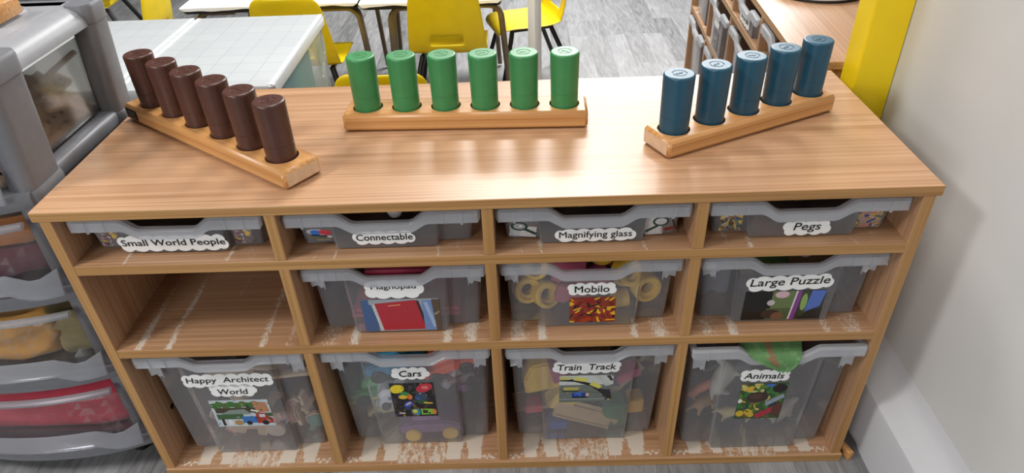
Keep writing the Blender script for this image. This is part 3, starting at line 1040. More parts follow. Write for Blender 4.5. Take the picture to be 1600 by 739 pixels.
def block(label, cat, loc, size, rgb, rot=(0, 0, 0), arch=False, roof=False, group=None, name='toy_block'):
    bm = bmesh.new()
    sx, sy, sz = size
    if roof:
        poly = [(-sx / 2, 0), (sx / 2, 0), (sx / 2 * 0.86, sz * 0.6), (sx * 0.22, sz), (-sx * 0.22, sz), (-sx / 2 * 0.92, sz * 0.55)]
    elif arch:
        poly = [(-sx / 2, 0), (-sx * 0.22, 0)] + arc(0, 0, sx * 0.22, PI, 0, 8) + [(sx / 2, 0), (sx / 2, sz), (-sx / 2, sz)]
    else:
        poly = [(-sx / 2, 0), (sx / 2, 0), (sx / 2, sz), (-sx / 2, sz)]
    prism(bm, poly, -sy / 2, sy / 2)
    bmesh.ops.bevel(bm, geom=bm.edges[:], offset=min(size) * 0.08, segments=2, affect='EDGES')
    return tag(link(name, bm, colour(rgb), loc=loc, rot=rot, smooth=True), label, cat, group)


G = 'building pieces in the train tray'
block('large yellow gabled block at the upper left of the train tray', 'toy block', (0.789, 0.095, 0.148), (0.085, 0.05, 0.075), (232, 190, 80), (0, -0.15, 0.1), roof=True, group=G)
block('yellow arch block slanting under the gabled block', 'toy block', (0.808, 0.088, 0.088), (0.05, 0.035, 0.055), (228, 196, 96), (0, 0.7, 0.1), arch=True, group=G)
block('red block low on the left of the train tray', 'toy block', (0.765, 0.098, 0.066), (0.036, 0.03, 0.022), (214, 76, 96), (0, 0, 0.1), group=G)
block('blue block in the bottom left corner of the train tray', 'toy block', (0.815, 0.085, 0.0265), (0.04, 0.03, 0.026), (44, 84, 170), group=G)
block('green block at the right front of the train tray', 'toy block', (0.933, 0.092, 0.0265), (0.046, 0.035, 0.07), (52, 128, 72), (0, 0, 0.15), group=G)
block('yellow block against the right wall of the train tray', 'toy block', (0.979, 0.105, 0.053), (0.034, 0.034, 0.04), (238, 186, 60), (0, 0, 0.1), group=G)
block('pink block in the upper right of the train tray', 'toy block', (0.955, 0.075, 0.185), (0.05, 0.03, 0.022), (196, 76, 116), (0, -0.3, 0.2), group=G)
block('crimson block behind the train tray name card', 'toy block', (0.832, 0.070, 0.19), (0.055, 0.03, 0.045), (170, 62, 100), (0, -0.2, 0.1), group=G)
block('navy block deep in the train tray', 'toy block', (0.90, 0.115, 0.125), (0.09, 0.04, 0.05), (64, 70, 90), (0, 0.1, 0.1), group=G)
block('slate blue block high at the back of the train tray', 'toy block', (0.79, 0.2, 0.215), (0.11, 0.06, 0.05), (66, 84, 110), (0, 0, 0.1), group=G)
block('brown block deep on the right of the train tray', 'toy block', (0.975, 0.2, 0.125), (0.05, 0.06, 0.12), (104, 78, 66), (0, 0, 0.1), group=G)
block('grey block deep on the left of the train tray', 'toy block', (0.765, 0.185, 0.055), (0.05, 0.05, 0.10), (96, 82, 80), (0, 0, 0.1), group=G)

G = 'wooden planks in the tall left tray'
for i, (x, y, z, L, ry, rz, wd) in enumerate(((0.255, 0.115, 0.171, 0.12, 0.0, 0.12, 0.016), (0.262, 0.135, 0.152, 0.11, 0.03, 0.05, 0.014), (0.292, 0.10, 0.10, 0.05, 0.0, 1.2, 0.012),
                                              (0.285, 0.098, 0.085, 0.09, 1.45, 0.0, 0.022), (0.262, 0.096, 0.082, 0.085, 1.5, 0.0, 0.018), (0.115, 0.14, 0.16, 0.09, -0.1, 0.2, 0.02),
                                              (0.12, 0.15, 0.138, 0.09, 0.1, 0.1, 0.018), (0.17, 0.17, 0.14, 0.13, 0.2, 0.1, 0.02))):
    bm = bx((-L / 2, -wd / 2, -0.005), (L / 2, wd / 2, 0.005), 0.0012)
    pl = link('wooden_plank', bm, M['block'], loc=(x, y, z), rot=(0.2, ry, rz), smooth=True)
    tag(pl, ['long plank lying across the top of the tall left tray', 'second long plank under the topmost one in the tall left tray', 'short plank end pointing forward at the right of the tall left tray',
             'upright plank at the far right of the tall left tray', 'upright plank left of the far right one in the tall left tray', 'upper plank at the left side of the tall left tray', 'lower plank at the left side of the tall left tray',
             'slanting plank in the middle of the tall left tray'][i], 'plank', G)


def flat_figure(label, loc, rot, pts, rgb, edge=(208, 180, 150), s=1.0):
    """printed plywood cut-out"""
    bm = bmesh.new()
    prism(bm, [(x * s, z * s) for x, z in pts], -0.004, 0.004)
    o = link('wooden_figure', bm, colour(edge), loc=loc, rot=rot)
    bm = bmesh.new()
    prism(bm, [(x * s * 0.86, z * s * 0.9 + 0.002) for x, z in pts], -0.0052, -0.0038)
    link('printed_face', bm, colour(rgb), o)
    return tag(o, label, 'toy figure', 'wooden cut-out figures in the tall left tray')


DINO = [(-0.035, 0.0), (-0.02, 0.0), (-0.016, 0.014), (0.004, 0.016), (0.006, 0.0), (0.02, 0.0), (0.022, 0.022), (0.03, 0.045), (0.044, 0.052), (0.04, 0.064), (0.022, 0.06), (0.012, 0.04), (-0.012, 0.036), (-0.036, 0.026), (-0.05, 0.01)]
FLOW = ell(0, 0.03, 0.03, 0.03, 14)
TREE = [(-0.006, 0), (0.006, 0), (0.006, 0.02), (0.026, 0.03), (0.024, 0.05), (0.008, 0.066), (-0.012, 0.062), (-0.028, 0.044), (-0.02, 0.026), (-0.006, 0.02)]
flat_figure('pinkish cut-out dinosaur at the right of the tall left tray', (0.242, 0.083, 0.055), (0, -0.2, 0.1), DINO, (178, 140, 132), s=1.1)
flat_figure('pale cut-out dinosaur lying at the bottom of the tall left tray', (0.168, 0.075, 0.034), (0, 0.25, 0.05), DINO, (190, 160, 128), s=1.2)
flat_figure('round cut-out bush low on the right of the tall left tray', (0.212, 0.075, 0.026), (0, 0.1, 0), FLOW, (196, 182, 168), s=0.7)
flat_figure('small cut-out tree at the left of the tall left tray', (0.115, 0.08, 0.065), (0, -0.3, 0.1), TREE, (150, 106, 88), s=0.8)
flat_figure('blue cut-out shape under the dinosaurs in the tall left tray', (0.178, 0.082, 0.062), (0, 1.45, 0.1), TREE, (84, 96, 126), s=1.0)
flat_figure('tan cut-out animal in the middle of the tall left tray', (0.19, 0.09, 0.076), (0, 0.1, 0.1), DINO, (176, 140, 104), s=1.1)
flat_figure('teal cut-out tree at the lower right of the tall left tray', (0.285, 0.085, 0.03), (0, 0.5, 0.1), TREE, (78, 142, 132), s=0.9)
flat_figure('pale cut-out tree standing behind the picture of the tall left tray', (0.15, 0.11, 0.06), (0, 0.1, 0.1), TREE, (196, 172, 144), s=1.3)
flat_figure('red cut-out shape low on the left of the tall left tray', (0.125, 0.075, 0.034), (0, -0.1, 0.1), TREE, (186, 96, 84), s=0.5)


def toy_animal(label, loc, rot, L, rgb, neck=0.35, tail=0.3, leg=0.32, fat=0.17):
    """moulded toy animal: tapering trunk, neck, head, tail and four jointed legs in one skin"""
    me = bpy.data.meshes.new('toy_animal')
    v, e, r = [], [], []

    def add(p, rad, parent=None):
        v.append(p)
        r.append(rad)
        if parent is not None:
            e.append((parent, len(v) - 1))
        return len(v) - 1
    a = add((-0.28 * L, 0, leg * L), fat * L * 0.85)
    b = add((0, 0, (leg + 0.02) * L), fat * L, a)
    c = add((0.26 * L, 0, leg * L), fat * L * 0.92, b)
    d = add((0.40 * L, 0, (leg + neck * 0.6) * L), fat * L * 0.5, c)
    f = add((0.48 * L, 0, (leg + neck) * L), fat * L * 0.48, d)
    add((0.62 * L, 0, (leg + neck * 0.9) * L), fat * L * 0.28, f)
    g = add((-0.45 * L, 0, (leg + 0.02) * L), fat * L * 0.35, a)
    add(((-0.45 - tail) * L, 0, (leg - 0.1) * L), fat * L * 0.1, g)
    for root_, x in ((a, -0.27), (c, 0.26)):
        for s in (-1, 1):
            k1 = add((x * L, s * fat * L * 0.7, leg * 0.7 * L), fat * L * 0.36, root_)
            k2 = add(((x - 0.03) * L, s * fat * L * 0.75, leg * 0.35 * L), fat * L * 0.24, k1)
            add((x * L, s * fat * L * 0.75, fat * L * 0.2), fat * L * 0.24, k2)
    me.from_pydata(v, e, [])
    o = bpy.data.objects.new('toy_animal', me)
    C.objects.link(o)
    md = o.modifiers.new('skin', 'SKIN')
    md.use_smooth_shade = True
    for i, sv in enumerate(me.skin_vertices[0].data):
        sv.radius = (r[i], r[i])
    me.skin_vertices[0].data[1].use_root = True
    o.modifiers.new('subdiv', 'SUBSURF').render_levels = 1
    me.materials.append(colour(rgb))
    o.location = loc
    o.rotation_euler = rot
    return tag(o, label, 'toy animal', 'toy animals in the tall right tray')


toy_animal('orange toy dinosaur slanting at the left of the animals tray', (1.124, 0.095, 0.105), (0, -0.5, 0.1), 0.09, (206, 120, 84), 0.1, 0.5, 0.2, 0.12)
toy_animal('tan toy animal low on the left of the animals tray', (1.125, 0.10, 0.045), (0, 0.2, 0.6), 0.085, (186, 146, 98))
toy_animal('cream toy horse standing behind the left of the picture in the animals tray', (1.176, 0.085, 0.155), (0, -1.2, 0.2), 0.10, (206, 200, 186), 0.4, 0.2, 0.3, 0.18)
toy_animal('grey toy elephant in the middle of the animals tray', (1.205, 0.175, 0.075), (0, 0.1, 0.3), 0.10, (140, 138, 140), fat=0.22)
toy_animal('yellowish toy giraffe lying at the bottom of the animals tray', (1.19, 0.085, 0.032), (0.2, 0.15, 0.05), 0.10, (206, 192, 130), 0.6, 0.1, 0.3, 0.12)
toy_animal('pale toy sheep in the lower right of the animals tray', (1.285, 0.09, 0.03), (0, 0, 0.4), 0.08, (206, 196, 180), 0.2, 0.1, 0.25, 0.22)
toy_animal('dark toy bull deep on the right of the animals tray', (1.285, 0.15, 0.085), (0, 0.2, 0.9), 0.085, (92, 90, 92), fat=0.22)
toy_animal('olive toy crocodile along the right wall of the animals tray', (1.296, 0.11, 0.165), (0, 0.4, 0.4), 0.085, (150, 150, 112), 0.05, 0.5, 0.15, 0.12)
toy_animal('brown toy bear high in the middle of the animals tray', (1.23, 0.14, 0.16), (0, 0.1, 0.2), 0.10, (110, 96, 88), fat=0.2)
toy_animal('mauve toy hippo at the back of the animals tray', (1.15, 0.27, 0.06), (0, 0.1, 0.2), 0.11, (140, 128, 142), fat=0.24)
# green card with a lizard hanging over the lip of the animals tray
bm = bmesh.new()
cl = bm.loops.layers.float_color.new('Col')
prof = [(0.075, 0.325), (0.05, 0.322), (0.025, 0.316), (0.006, 0.309), (-0.0045, 0.3055), (-0.0085, 0.300), (-0.0095, 0.291), (-0.0085, 0.281), (-0.0075, 0.268)]
lft = [1.136, 1.139, 1.143, 1.148, 1.158, 1.166, 1.180, 1.196, 1.216]
rgt = [1.262, 1.260, 1.256, 1.252, 1.248, 1.246, 1.243, 1.239, 1.230]
nc = 10
vs = [[bm.verts.new((l + (r_ - l) * i / nc, y + 0.002 * math.sin(i * 1.1), z)) for i in range(nc + 1)] for (y, z), l, r_ in zip(prof, lft, rgt)]
for j in range(len(vs) - 1):
    for i in range(nc):
        f = bm.faces.new((vs[j][i], vs[j][i + 1], vs[j + 1][i + 1], vs[j + 1][i]))
        c = lin((136, 188, 124) if (i * 7 + j * 3) % 5 else (150, 200, 136))
        if 1 <= i - (8 - j) * 0.2 - 1.2 <= 2.4 and j < 7:
            c = lin((190, 156, 118))
        for lp in f.loops:
            lp[cl] = c
bmesh.ops.solidify(bm, geom=bm.faces[:], thickness=0.0006)
me = bpy.data.meshes.new('picture_card')
bm.to_mesh(me)
bm.free()
tag(link_mesh('picture_card', me, M['print'], None, 'all'), 'green card with a brown lizard hanging over the lip of the animals tray', 'card')

# ---- middle row contents
G = 'yellow wheels in the middle tray'


def ring_wheel(label, loc, rot, R=0.026, T=0.028):
    bm = lathe(bmesh.new(), [(R * 0.45, -T / 2), (R * 0.9, -T / 2), (R, -T / 2 + 0.003), (R, T / 2 - 0.003), (R * 0.9, T / 2), (R * 0.72, T / 2), (R * 0.66, T / 2 - 0.008), (R * 0.45, T / 2 - 0.008), (R * 0.45, -T / 2)], 28)
    o = link('ring_toy', bm, colour((236, 196, 66)), loc=loc, rot=rot, smooth=True)
    tag(o, label, 'toy wheel', G)


zb = Z2
ring_wheel('yellow wheel low at the left front of the middle tray', (0.758, 0.095, zb + 0.042), (1.3, 0.3, 0.2))
ring_wheel('second yellow wheel leaning beside the left front one', (0.793, 0.088, zb + 0.034), (1.0, 0.9, 0.0))
ring_wheel('yellow wheel above the two at the left of the middle tray', (0.776, 0.11, zb + 0.085), (1.2, -0.5, 0.0))
ring_wheel('yellow wheel facing out at the right wall of the middle tray', (0.976, 0.088, zb + 0.045), (1.5, 0.2, 0.3), 0.027)
ring_wheel('yellow wheel above and left of the right-hand one', (0.94, 0.095, zb + 0.075), (0.9, 0.6, 0.2), 0.027)
ring_wheel('yellow wheel on end beneath the upper right one', (0.928, 0.085, zb + 0.022), (0.0, 1.5, 0.1), 0.018, 0.034)
ring_wheel('yellow wheel lying on top of the heap, left of the hand hold', (0.84, 0.115, zb + 0.112), (0.5, 1.2, 0.1), 0.022)
ring_wheel('open yellow wheel on top of the heap in the hand hold', (0.895, 0.11, zb + 0.116), (0.6, -0.4, 0.2), 0.027)
G = 'red connecting pieces in the middle tray'
for i, (x, y, z, rot, s) in enumerate(((0.83, 0.085, 0.075, (0, 0.1, 0.1), (0.06, 0.03, 0.045)), (0.84, 0.085, 0.022, (0, 0.2, 0), (0.065, 0.03, 0.04)), (0.885, 0.1, 0.03, (0, -0.2, 0.1), (0.06, 0.03, 0.05)),
                                       (0.885, 0.12, 0.085, (0, 0.3, 0.1), (0.07, 0.03, 0.03)), (0.76, 0.13, 0.006, (0, 0, 0.1), (0.06, 0.05, 0.03)), (0.97, 0.14, 0.006, (0, 0, 0.1), (0.06, 0.05, 0.03)), (0.94, 0.15, 0.09, (0, 0, 0.3), (0.06, 0.04, 0.03)))):
    block(['mauve red connector high on the left of the middle tray', 'mauve red connector low on the left of the middle tray', 'mauve red connector low behind the toy picture', 'dark red connector high behind the name card',
           'dark red connector under the left yellow wheels', 'dark red connector under the right yellow wheel', 'dark red connector at the top right of the heap'][i], 'toy connector', (x, y, zb + z), s,
          (176, 84, 110) if i < 3 else (110, 40, 36), rot, arch=True, group=G, name='toy_connector')
G = 'red pads in the deep tray'
for k, (x, y, z, w_) in enumerate(((0.50, 0.095, zb + 0.007, 0.20), (0.52, 0.098, zb + 0.017, 0.19), (0.56, 0.20, zb + 0.027, 0.2))):
    bm = bx((-w_ / 2, -0.03, 0), (w_ / 2, 0.16, 0.0085), 0.002)
    tag(link('drawing_pad', bm, colour((176, 62, 84)), loc=(0.5335 + 0.004 * k, y, z), smooth=True), ['red flat pad lowest in the deep tray', 'red flat pad second in the stack in the deep tray', 'red flat pad topmost in the deep tray'][k], 'drawing pad', G)
puzp = [((60, 84, 44), rc(0, 0, 1, 1)), ((190, 150, 180), ell(0.36, 0.5, 0.22, 0.3)), ((120, 130, 90), ell(0.7, 0.6, 0.2, 0.3)), ((210, 200, 190), bar(0.1, 0.9, 0.9, 0.95, 0.05))]
for k, (x, y, z, rx, rz, wd, bg) in enumerate(((1.19, 0.14, zb + 0.103, 1.25, 0.1, 0.15, (58, 82, 44)), (1.275, 0.12, zb + 0.108, 1.1, -0.2, 0.08, (92, 70, 48)), (1.20, 0.12, zb + 0.088, 1.4, 0.0, 0.12, (120, 120, 90)))):
    o = picture('puzzle_piece', wd, 0.10, bg, puzp if k == 0 else puzp[1:3], None, (x, y, z), (-rx, 0, rz))
    tag(o, ['green puzzle board sticking out on top of the puzzle tray', 'brown puzzle board at the right of the puzzle tray top', 'pale puzzle board beneath the green one'][k], 'puzzle', 'puzzle boards')
block('grey plastic wheel-edged block dimly seen at the left of the puzzle tray', 'toy block', (1.10, 0.11, zb + 0.02), (0.06, 0.04, 0.07), (96, 98, 106), arch=True)
block('dark grey block dimly seen at the right of the puzzle tray', 'toy block', (1.31, 0.12, zb + 0.01), (0.06, 0.05, 0.06), (92, 92, 100))
# ---- top row contents
block('teal toy brick seen through the hand hold of the far left shallow tray', 'toy block', (0.145, 0.13, Z1 + 0.022), (0.05, 0.03, 0.03), (30, 120, 120), (0, 0, 0.3), arch=True)
block('dark toy brick beside the teal one in the far left shallow tray', 'toy block', (0.21, 0.14, Z1 + 0.012), (0.06, 0.05, 0.03), (40, 30, 34), (0, 0, 0.2))
block('red toy brick in the shallow tray of connecting toys', 'toy block', (0.49, 0.13, Z1 + 0.02), (0.05, 0.035, 0.032), (170, 50, 30), (0, 0, 0.2))
block('black toy brick in the shallow tray of connecting toys', 'toy block', (0.54, 0.14, Z1 + 0.015), (0.05, 0.05, 0.03), (26, 26, 28), (0, 0, -0.2))
bm = lathe(bmesh.new(), [(0, -0.016), (0.010, -0.0125), (0.016, 0), (0.010, 0.0125), (0, 0.016)], 20)
tag(link('toy_ball', bm, colour((226, 226, 224)), loc=(0.538, 0.09, Z1 + 0.038), smooth='all'), 'white toy ball peeping over the lip of the connecting toys tray', 'toy ball')
block('crimson toy brick at the right of the connecting toys tray', 'toy block', (0.575, 0.13, Z1 + 0.018), (0.04, 0.04, 0.03), (150, 36, 40), (0, 0, 0.5))
block('dark green toy brick in the magnifying glass tray', 'toy block', (0.88, 0.14, Z1 + 0.015), (0.07, 0.05, 0.03), (20, 64, 48), (0, 0, 0.2))
block('orange toy brick in the pegs tray', 'toy block', (1.20, 0.13, Z1 + 0.018), (0.035, 0.04, 0.03), (196, 90, 30), (0, 0, 0.4), arch=True)
block('brown toy brick in the pegs tray', 'toy block', (1.245, 0.14, Z1 + 0.012), (0.05, 0.05, 0.03), (92, 40, 30), (0, 0, 0.1))


# ------------------------------------------------------------------ peg boards
def make_board(L, W, T, holes, label, loc, rz):
    """chamfered beech bar with round blind holes"""
    a = bpy.data.objects.new('cut_a', bpy.data.meshes.new('peg_board'))
    bm = bx((-L / 2, -W / 2, 0), (L / 2, W / 2, T), 0.0055, 1)
    bm.to_mesh(a.data)
    bm.free()
    bm = bmesh.new()
    for x in holes:
        lathe(bm, [(0, 0.012), (0.0272, 0.012), (0.0272, T + 0.02), (0, T + 0.02)], 40, Matrix.Translation((x, 0, 0)))
    bmesh.ops.recalc_face_normals(bm, faces=bm.faces[:])
    b = bpy.data.objects.new('cut_b', bpy.data.meshes.new('cut_b'))
    bm.to_mesh(b.data)
    bm.free()
    C.objects.link(a)
    C.objects.link(b)
    md = a.modifiers.new('holes', 'BOOLEAN')
    md.operation = 'DIFFERENCE'
    md.object = b
    md.solver = 'EXACT'
    dg = bpy.context.evaluated_depsgraph_get()
    me = bpy.data.meshes.new_from_object(a.evaluated_get(dg))
    bpy.data.objects.remove(a)
    bpy.data.objects.remove(b)
    for p_ in me.polygons:
        if abs(p_.normal.x) > 0.95 and abs(p_.center.x) > L / 2 - 0.001:
            p_.material_index = 1
    o = link_mesh('peg_board', me, [M['board'], M['boardend']], None, True)
    o.location = loc
    o.rotation_euler = (0, 0, rz)
    tag(o, label, 'peg board', 'wooden peg boards on the cabinet top')
    return o


def peg_mesh(name, r0=0.0240, r1=0.0256, hh=0.1175):
    bm = bmesh.new()
    prof = [(0, 0), (r0 - 0.001, 0), (r0, 0.0012), (r0 + 0.0006, 0.045), (r0 + 0.0006, 0.0458), (r0 + 0.0002, 0.046), (r0 + 0.0002, 0.0464), (r0 + 0.0006, 0.0466), (r0 + 0.0006, 0.0474), (r1, hh - 0.0042), (r1, hh - 0.0034), (r1 - 0.0004, hh - 0.0018), (r1 - 0.0012, hh - 0.0007), (r1 - 0.0028, hh), (r1 - 0.0036, hh),
            (0.0125, hh), (0.0122, hh - 0.0008), (0.0105, hh - 0.0008), (0.0102, hh), (0, hh)]
    lathe(bm, prof, 40)
    for k, (x, z, w_, r_) in enumerate(((-0.0052, 0.0, 0.0018, 0.2), (-0.002, 0.0005, 0.0022, -0.4), (0.0012, -0.0002, 0.0018, 0.3), (0.0046, 0.0003, 0.002, -0.2))):
        box(bm, (-w_ / 2, -0.0022, 0), (w_ / 2, 0.0022, 0.0007), mat=Matrix.Translation((x, z, hh)) @ Matrix.Rotation(r_, 4, 'Z'))
    me = bpy.data.meshes.new(name)
    bmesh.ops.recalc_face_normals(bm, faces=bm.faces[:])
    bm.to_mesh(me)
    bm.free()
    return me


BT = 0.033
ORD = ['first', 'second', 'third', 'fourth', 'fifth', 'sixth']


def peg_row(colr, matname, loc, rz, L, pitch, n, where, board_label, offset=0.0):
    holes = [offset + (i - (n - 1) / 2) * pitch for i in range(n)]
    b = make_board(L, 0.0745, BT, holes, board_label, loc, rz)
    proto = None
    for i, x in enumerate(holes):
        p = Vector(loc) + Matrix.Rotation(rz, 3, 'Z') @ Vector((x, 0, 0.0125))
        if proto is None:
            proto = link_mesh('stacking_peg', peg_mesh('stacking_peg'), M[matname], None, True)
            o = proto
        else:
            o = proto.copy()
            C.objects.link(o)
        o.location = p
        o.rotation_euler = (0.0, 0.0, rz + 0.5 * math.sin(i * 2.3))
        end = {0: 'leftmost %s peg' % colr, n - 1: 'rightmost %s peg' % colr}.get(i, '%s %s peg from the left' % (ORD[i], colr))
        tag(o, '%s standing in %s' % (end, where), 'peg', '%s pegs' % colr)
    return b


bl = peg_row('dark brown', 'brown', (0.2125, 0.2145, H + 0.0004), math.radians(-36.9), 0.484, 0.0765, 6, 'the slanting board beside the grey drawers', 'beech peg board set aslant at the left holding brown pegs', 0.002)
bmid = peg_row('green', 'green', (0.6565, 0.2722, H + 0.0004), math.radians(-1.85), 0.441, 0.0717, 6, 'the straight board in the middle', 'beech peg board set straight in the middle holding green pegs')
bri = peg_row('petrol blue', 'blue', (1.1440, 0.2165, H + 0.0004), math.radians(26.0), 0.368, 0.0742, 5, 'the slanting board near the yellow pillar', 'beech peg board set aslant at the right holding blue pegs')
pl = link('printed_plate', bx((-0.234, -0.0381, 0.008), (-0.196, -0.0370, 0.027)), M['dark'], bl)
pl['label'] = 'small dark printed plate'
bm = bmesh.new()
for k in range(3):
    box(bm, (-0.228, -0.0384, 0.011 + 0.005 * k), (-0.202 - 0.004 * (k % 2), -0.0380, 0.0128 + 0.005 * k))
link('faint_print', bm, colour((120, 104, 84)), bl)

# ------------------------------------------------------------------ grey drawer tower
XL, XR = -0.47, -0.024
YF, YB = 0.044, 0.405
TW = tag(empty('drawer_tower', ((XL + XR) / 2, (YF + YB) / 2, 0)), 'grey plastic four drawer tower with clear drawers left of the cabinet', 'drawer tower')
TC = Vector(TW.location)
RAIL = [0.082, 0.282, 0.478, 0.666]      # top of the rail under each drawer
TOPZ = 0.870


def bow(x):
    k = (x - (XL + XR) / 2) / ((XR - XL) / 2)
    return -0.046 * max(0, 1 - k * k) ** 0.8


def tl(name, bm, mat, smooth=True, parent=None):
    bmesh.ops.translate(bm, verts=bm.verts[:], vec=-TC)
    return link(name, bm, mat, parent or TW, smooth)


def bowed_bar(z0, z1, y0, depth, xa, xb, n=24, rnd_=0.006, yoff=0.0):
    bm = bmesh.new()
    rings = []
    for i in range(n + 1):
        x = xa + (xb - xa) * i / n
        y = y0 + bow(x) + yoff
        rings.append([(x, y + rnd_, z0), (x, y + 0.002, z0 + 0.002), (x, y, z0 + rnd_), (x, y, z1 - rnd_), (x, y + 0.002, z1 - 0.002), (x, y + rnd_, z1), (x, y + depth, z1), (x, y + depth, z0)])
    loft(bm, rings)
    return bm


def post(x0, x1, y0, y1, z0, z1, dx, side):
    """rounded corner post that leans outward toward the top"""
    bm = bmesh.new()
    rings = []
    for z, g in ((z0, 0), (z1 - 0.034, dx), (z1 - 0.033, dx + 0.002), (z1 - 0.006, dx + 0.004), (z1, dx + 0.001)):
        pts = []
        rr = 0.018
        for cx, cy, a0 in ((x1 - rr, y1 - rr, 0), (x0 + rr, y1 - rr, PI / 2), (x0 + rr, y0 + rr, PI), (x1 - rr, y0 + rr, 1.5 * PI)):
            for k in range(6):
                a = a0 + PI / 2 * k / 5
                pts.append((cx + rr * math.cos(a) + side * g, cy + rr * math.sin(a), z))
        rings.append(pts)
    loft(bm, rings)
    return bm


for k in range(4):
    z0 = RAIL[k]
    z1 = RAIL[k + 1] - 0.002 if k < 3 else TOPZ
    dx = 0.016 if k == 3 else 0.003
    tl('front_rail', bowed_bar(z0 - 0.030, z0, YF, 0.06, XL + 0.004, XR - 0.004, rnd_=0.009), M['grey'])
    for sx, side in ((XL, -1), (XR, 1)):
        xa, xb = (sx, sx + 0.045) if side < 0 else (sx - 0.045, sx)
        tl('corner_post', post(xa, xb, YF, YF + 0.09, z0 - 0.02, z1, dx, side), M['grey'])
        tl('corner_post', post(xa, xb, YB - 0.068, YB, z0 - 0.02, z1, dx, side), M['grey'])
        tl('side_rail', bx((min(xa, xb) + 0.004, YF + 0.06, z0 - 0.028), (max(xa, xb) - 0.002, YB - 0.06, z0 + 0.004), 0.009, 3), M['grey'])
    tl('back_rail', bx((XL + 0.03, YB - 0.04, z0 - 0.028), (XR - 0.03, YB - 0.01, z0), 0.004), M['grey'])
    tl('shelf_panel', bx((XL + 0.02, YF + 0.03, z0 - 0.012), (XR - 0.02, YB - 0.03, z0 - 0.006)), M['grey'])
# top with its rolled side beams and a raised panel
tl('front_rail', bowed_bar(TOPZ - 0.036, TOPZ - 0.004, YF, 0.05, XL, XR, rnd_=0.010), M['grey'])
for s in (-1, 1):
    xm = XR + 0.012 if s > 0 else XL - 0.012
    bm = bmesh.new()
    rings = []
    for y in (YF + 0.03, YF + 0.09, YB - 0.09, YB - 0.03):
        rings.append([(xm - s * 0.07, y, TOPZ - 0.010), (xm - s * 0.045, y, TOPZ - 0.001), (xm - s * 0.026, y, TOPZ - 0.004), (xm - s * 0.012, y, TOPZ - 0.012), (xm - s * 0.005, y, TOPZ - 0.024), (xm - s * 0.004, y, TOPZ - 0.036), (xm - s * 0.009, y, TOPZ - 0.038), (xm - s * 0.03, y, TOPZ - 0.02)])
    loft(bm, rings)
    tl('side_beam', bm, M['greytop'])
tl('back_rail', bx((XL, YB - 0.05, TOPZ - 0.036), (XR, YB - 0.005, TOPZ - 0.004), 0.006), M['grey'])
tl('top_panel', bx((XL + 0.04, YF + 0.0, TOPZ - 0.012), (XR - 0.03, YB - 0.02, TOPZ - 0.004), 0.003), M['greytop'])
bm = bmesh.new()
g0, g1 = (XL + 0.075, YF + 0.05), (XR - 0.085, YB - 0.055)
pts = []
for cx, cy, a0 in ((g1[0] - 0.03, g1[1] - 0.03, 0), (g0[0] + 0.03, g1[1] - 0.03, PI / 2), (g0[0] + 0.03, g0[1] + 0.03, PI), (g1[0] - 0.03, g0[1] + 0.03, 1.5 * PI)):
    for k in range(7):
        a = a0 + PI / 2 * k / 6
        pts.append((cx + 0.03 * math.cos(a), cy + 0.03 * math.sin(a), TOPZ - 0.0035))
tube(bm, pts + pts[:2], 0.0045, 8)
tl('raised_border', bm, M['greytop'])
for sx in (XL + 0.06, XR - 0.06):
    for sy in (YF + 0.03, YB - 0.05):
        bm = lathe(bmesh.new(), [(0, -0.010), (0.018, -0.010), (0.022, -0.006), (0.022, 0.006), (0.018, 0.010), (0, 0.010)], 20, Matrix.Translation((sx, sy, 0.0222)) @ Matrix.Rotation(PI / 2, 4, 'Y'))
        box(bm, (sx - 0.013, sy - 0.013, 0.03), (sx + 0.013, sy + 0.013, 0.056), 0.003)
        tl('castor', bm, M['dark'])

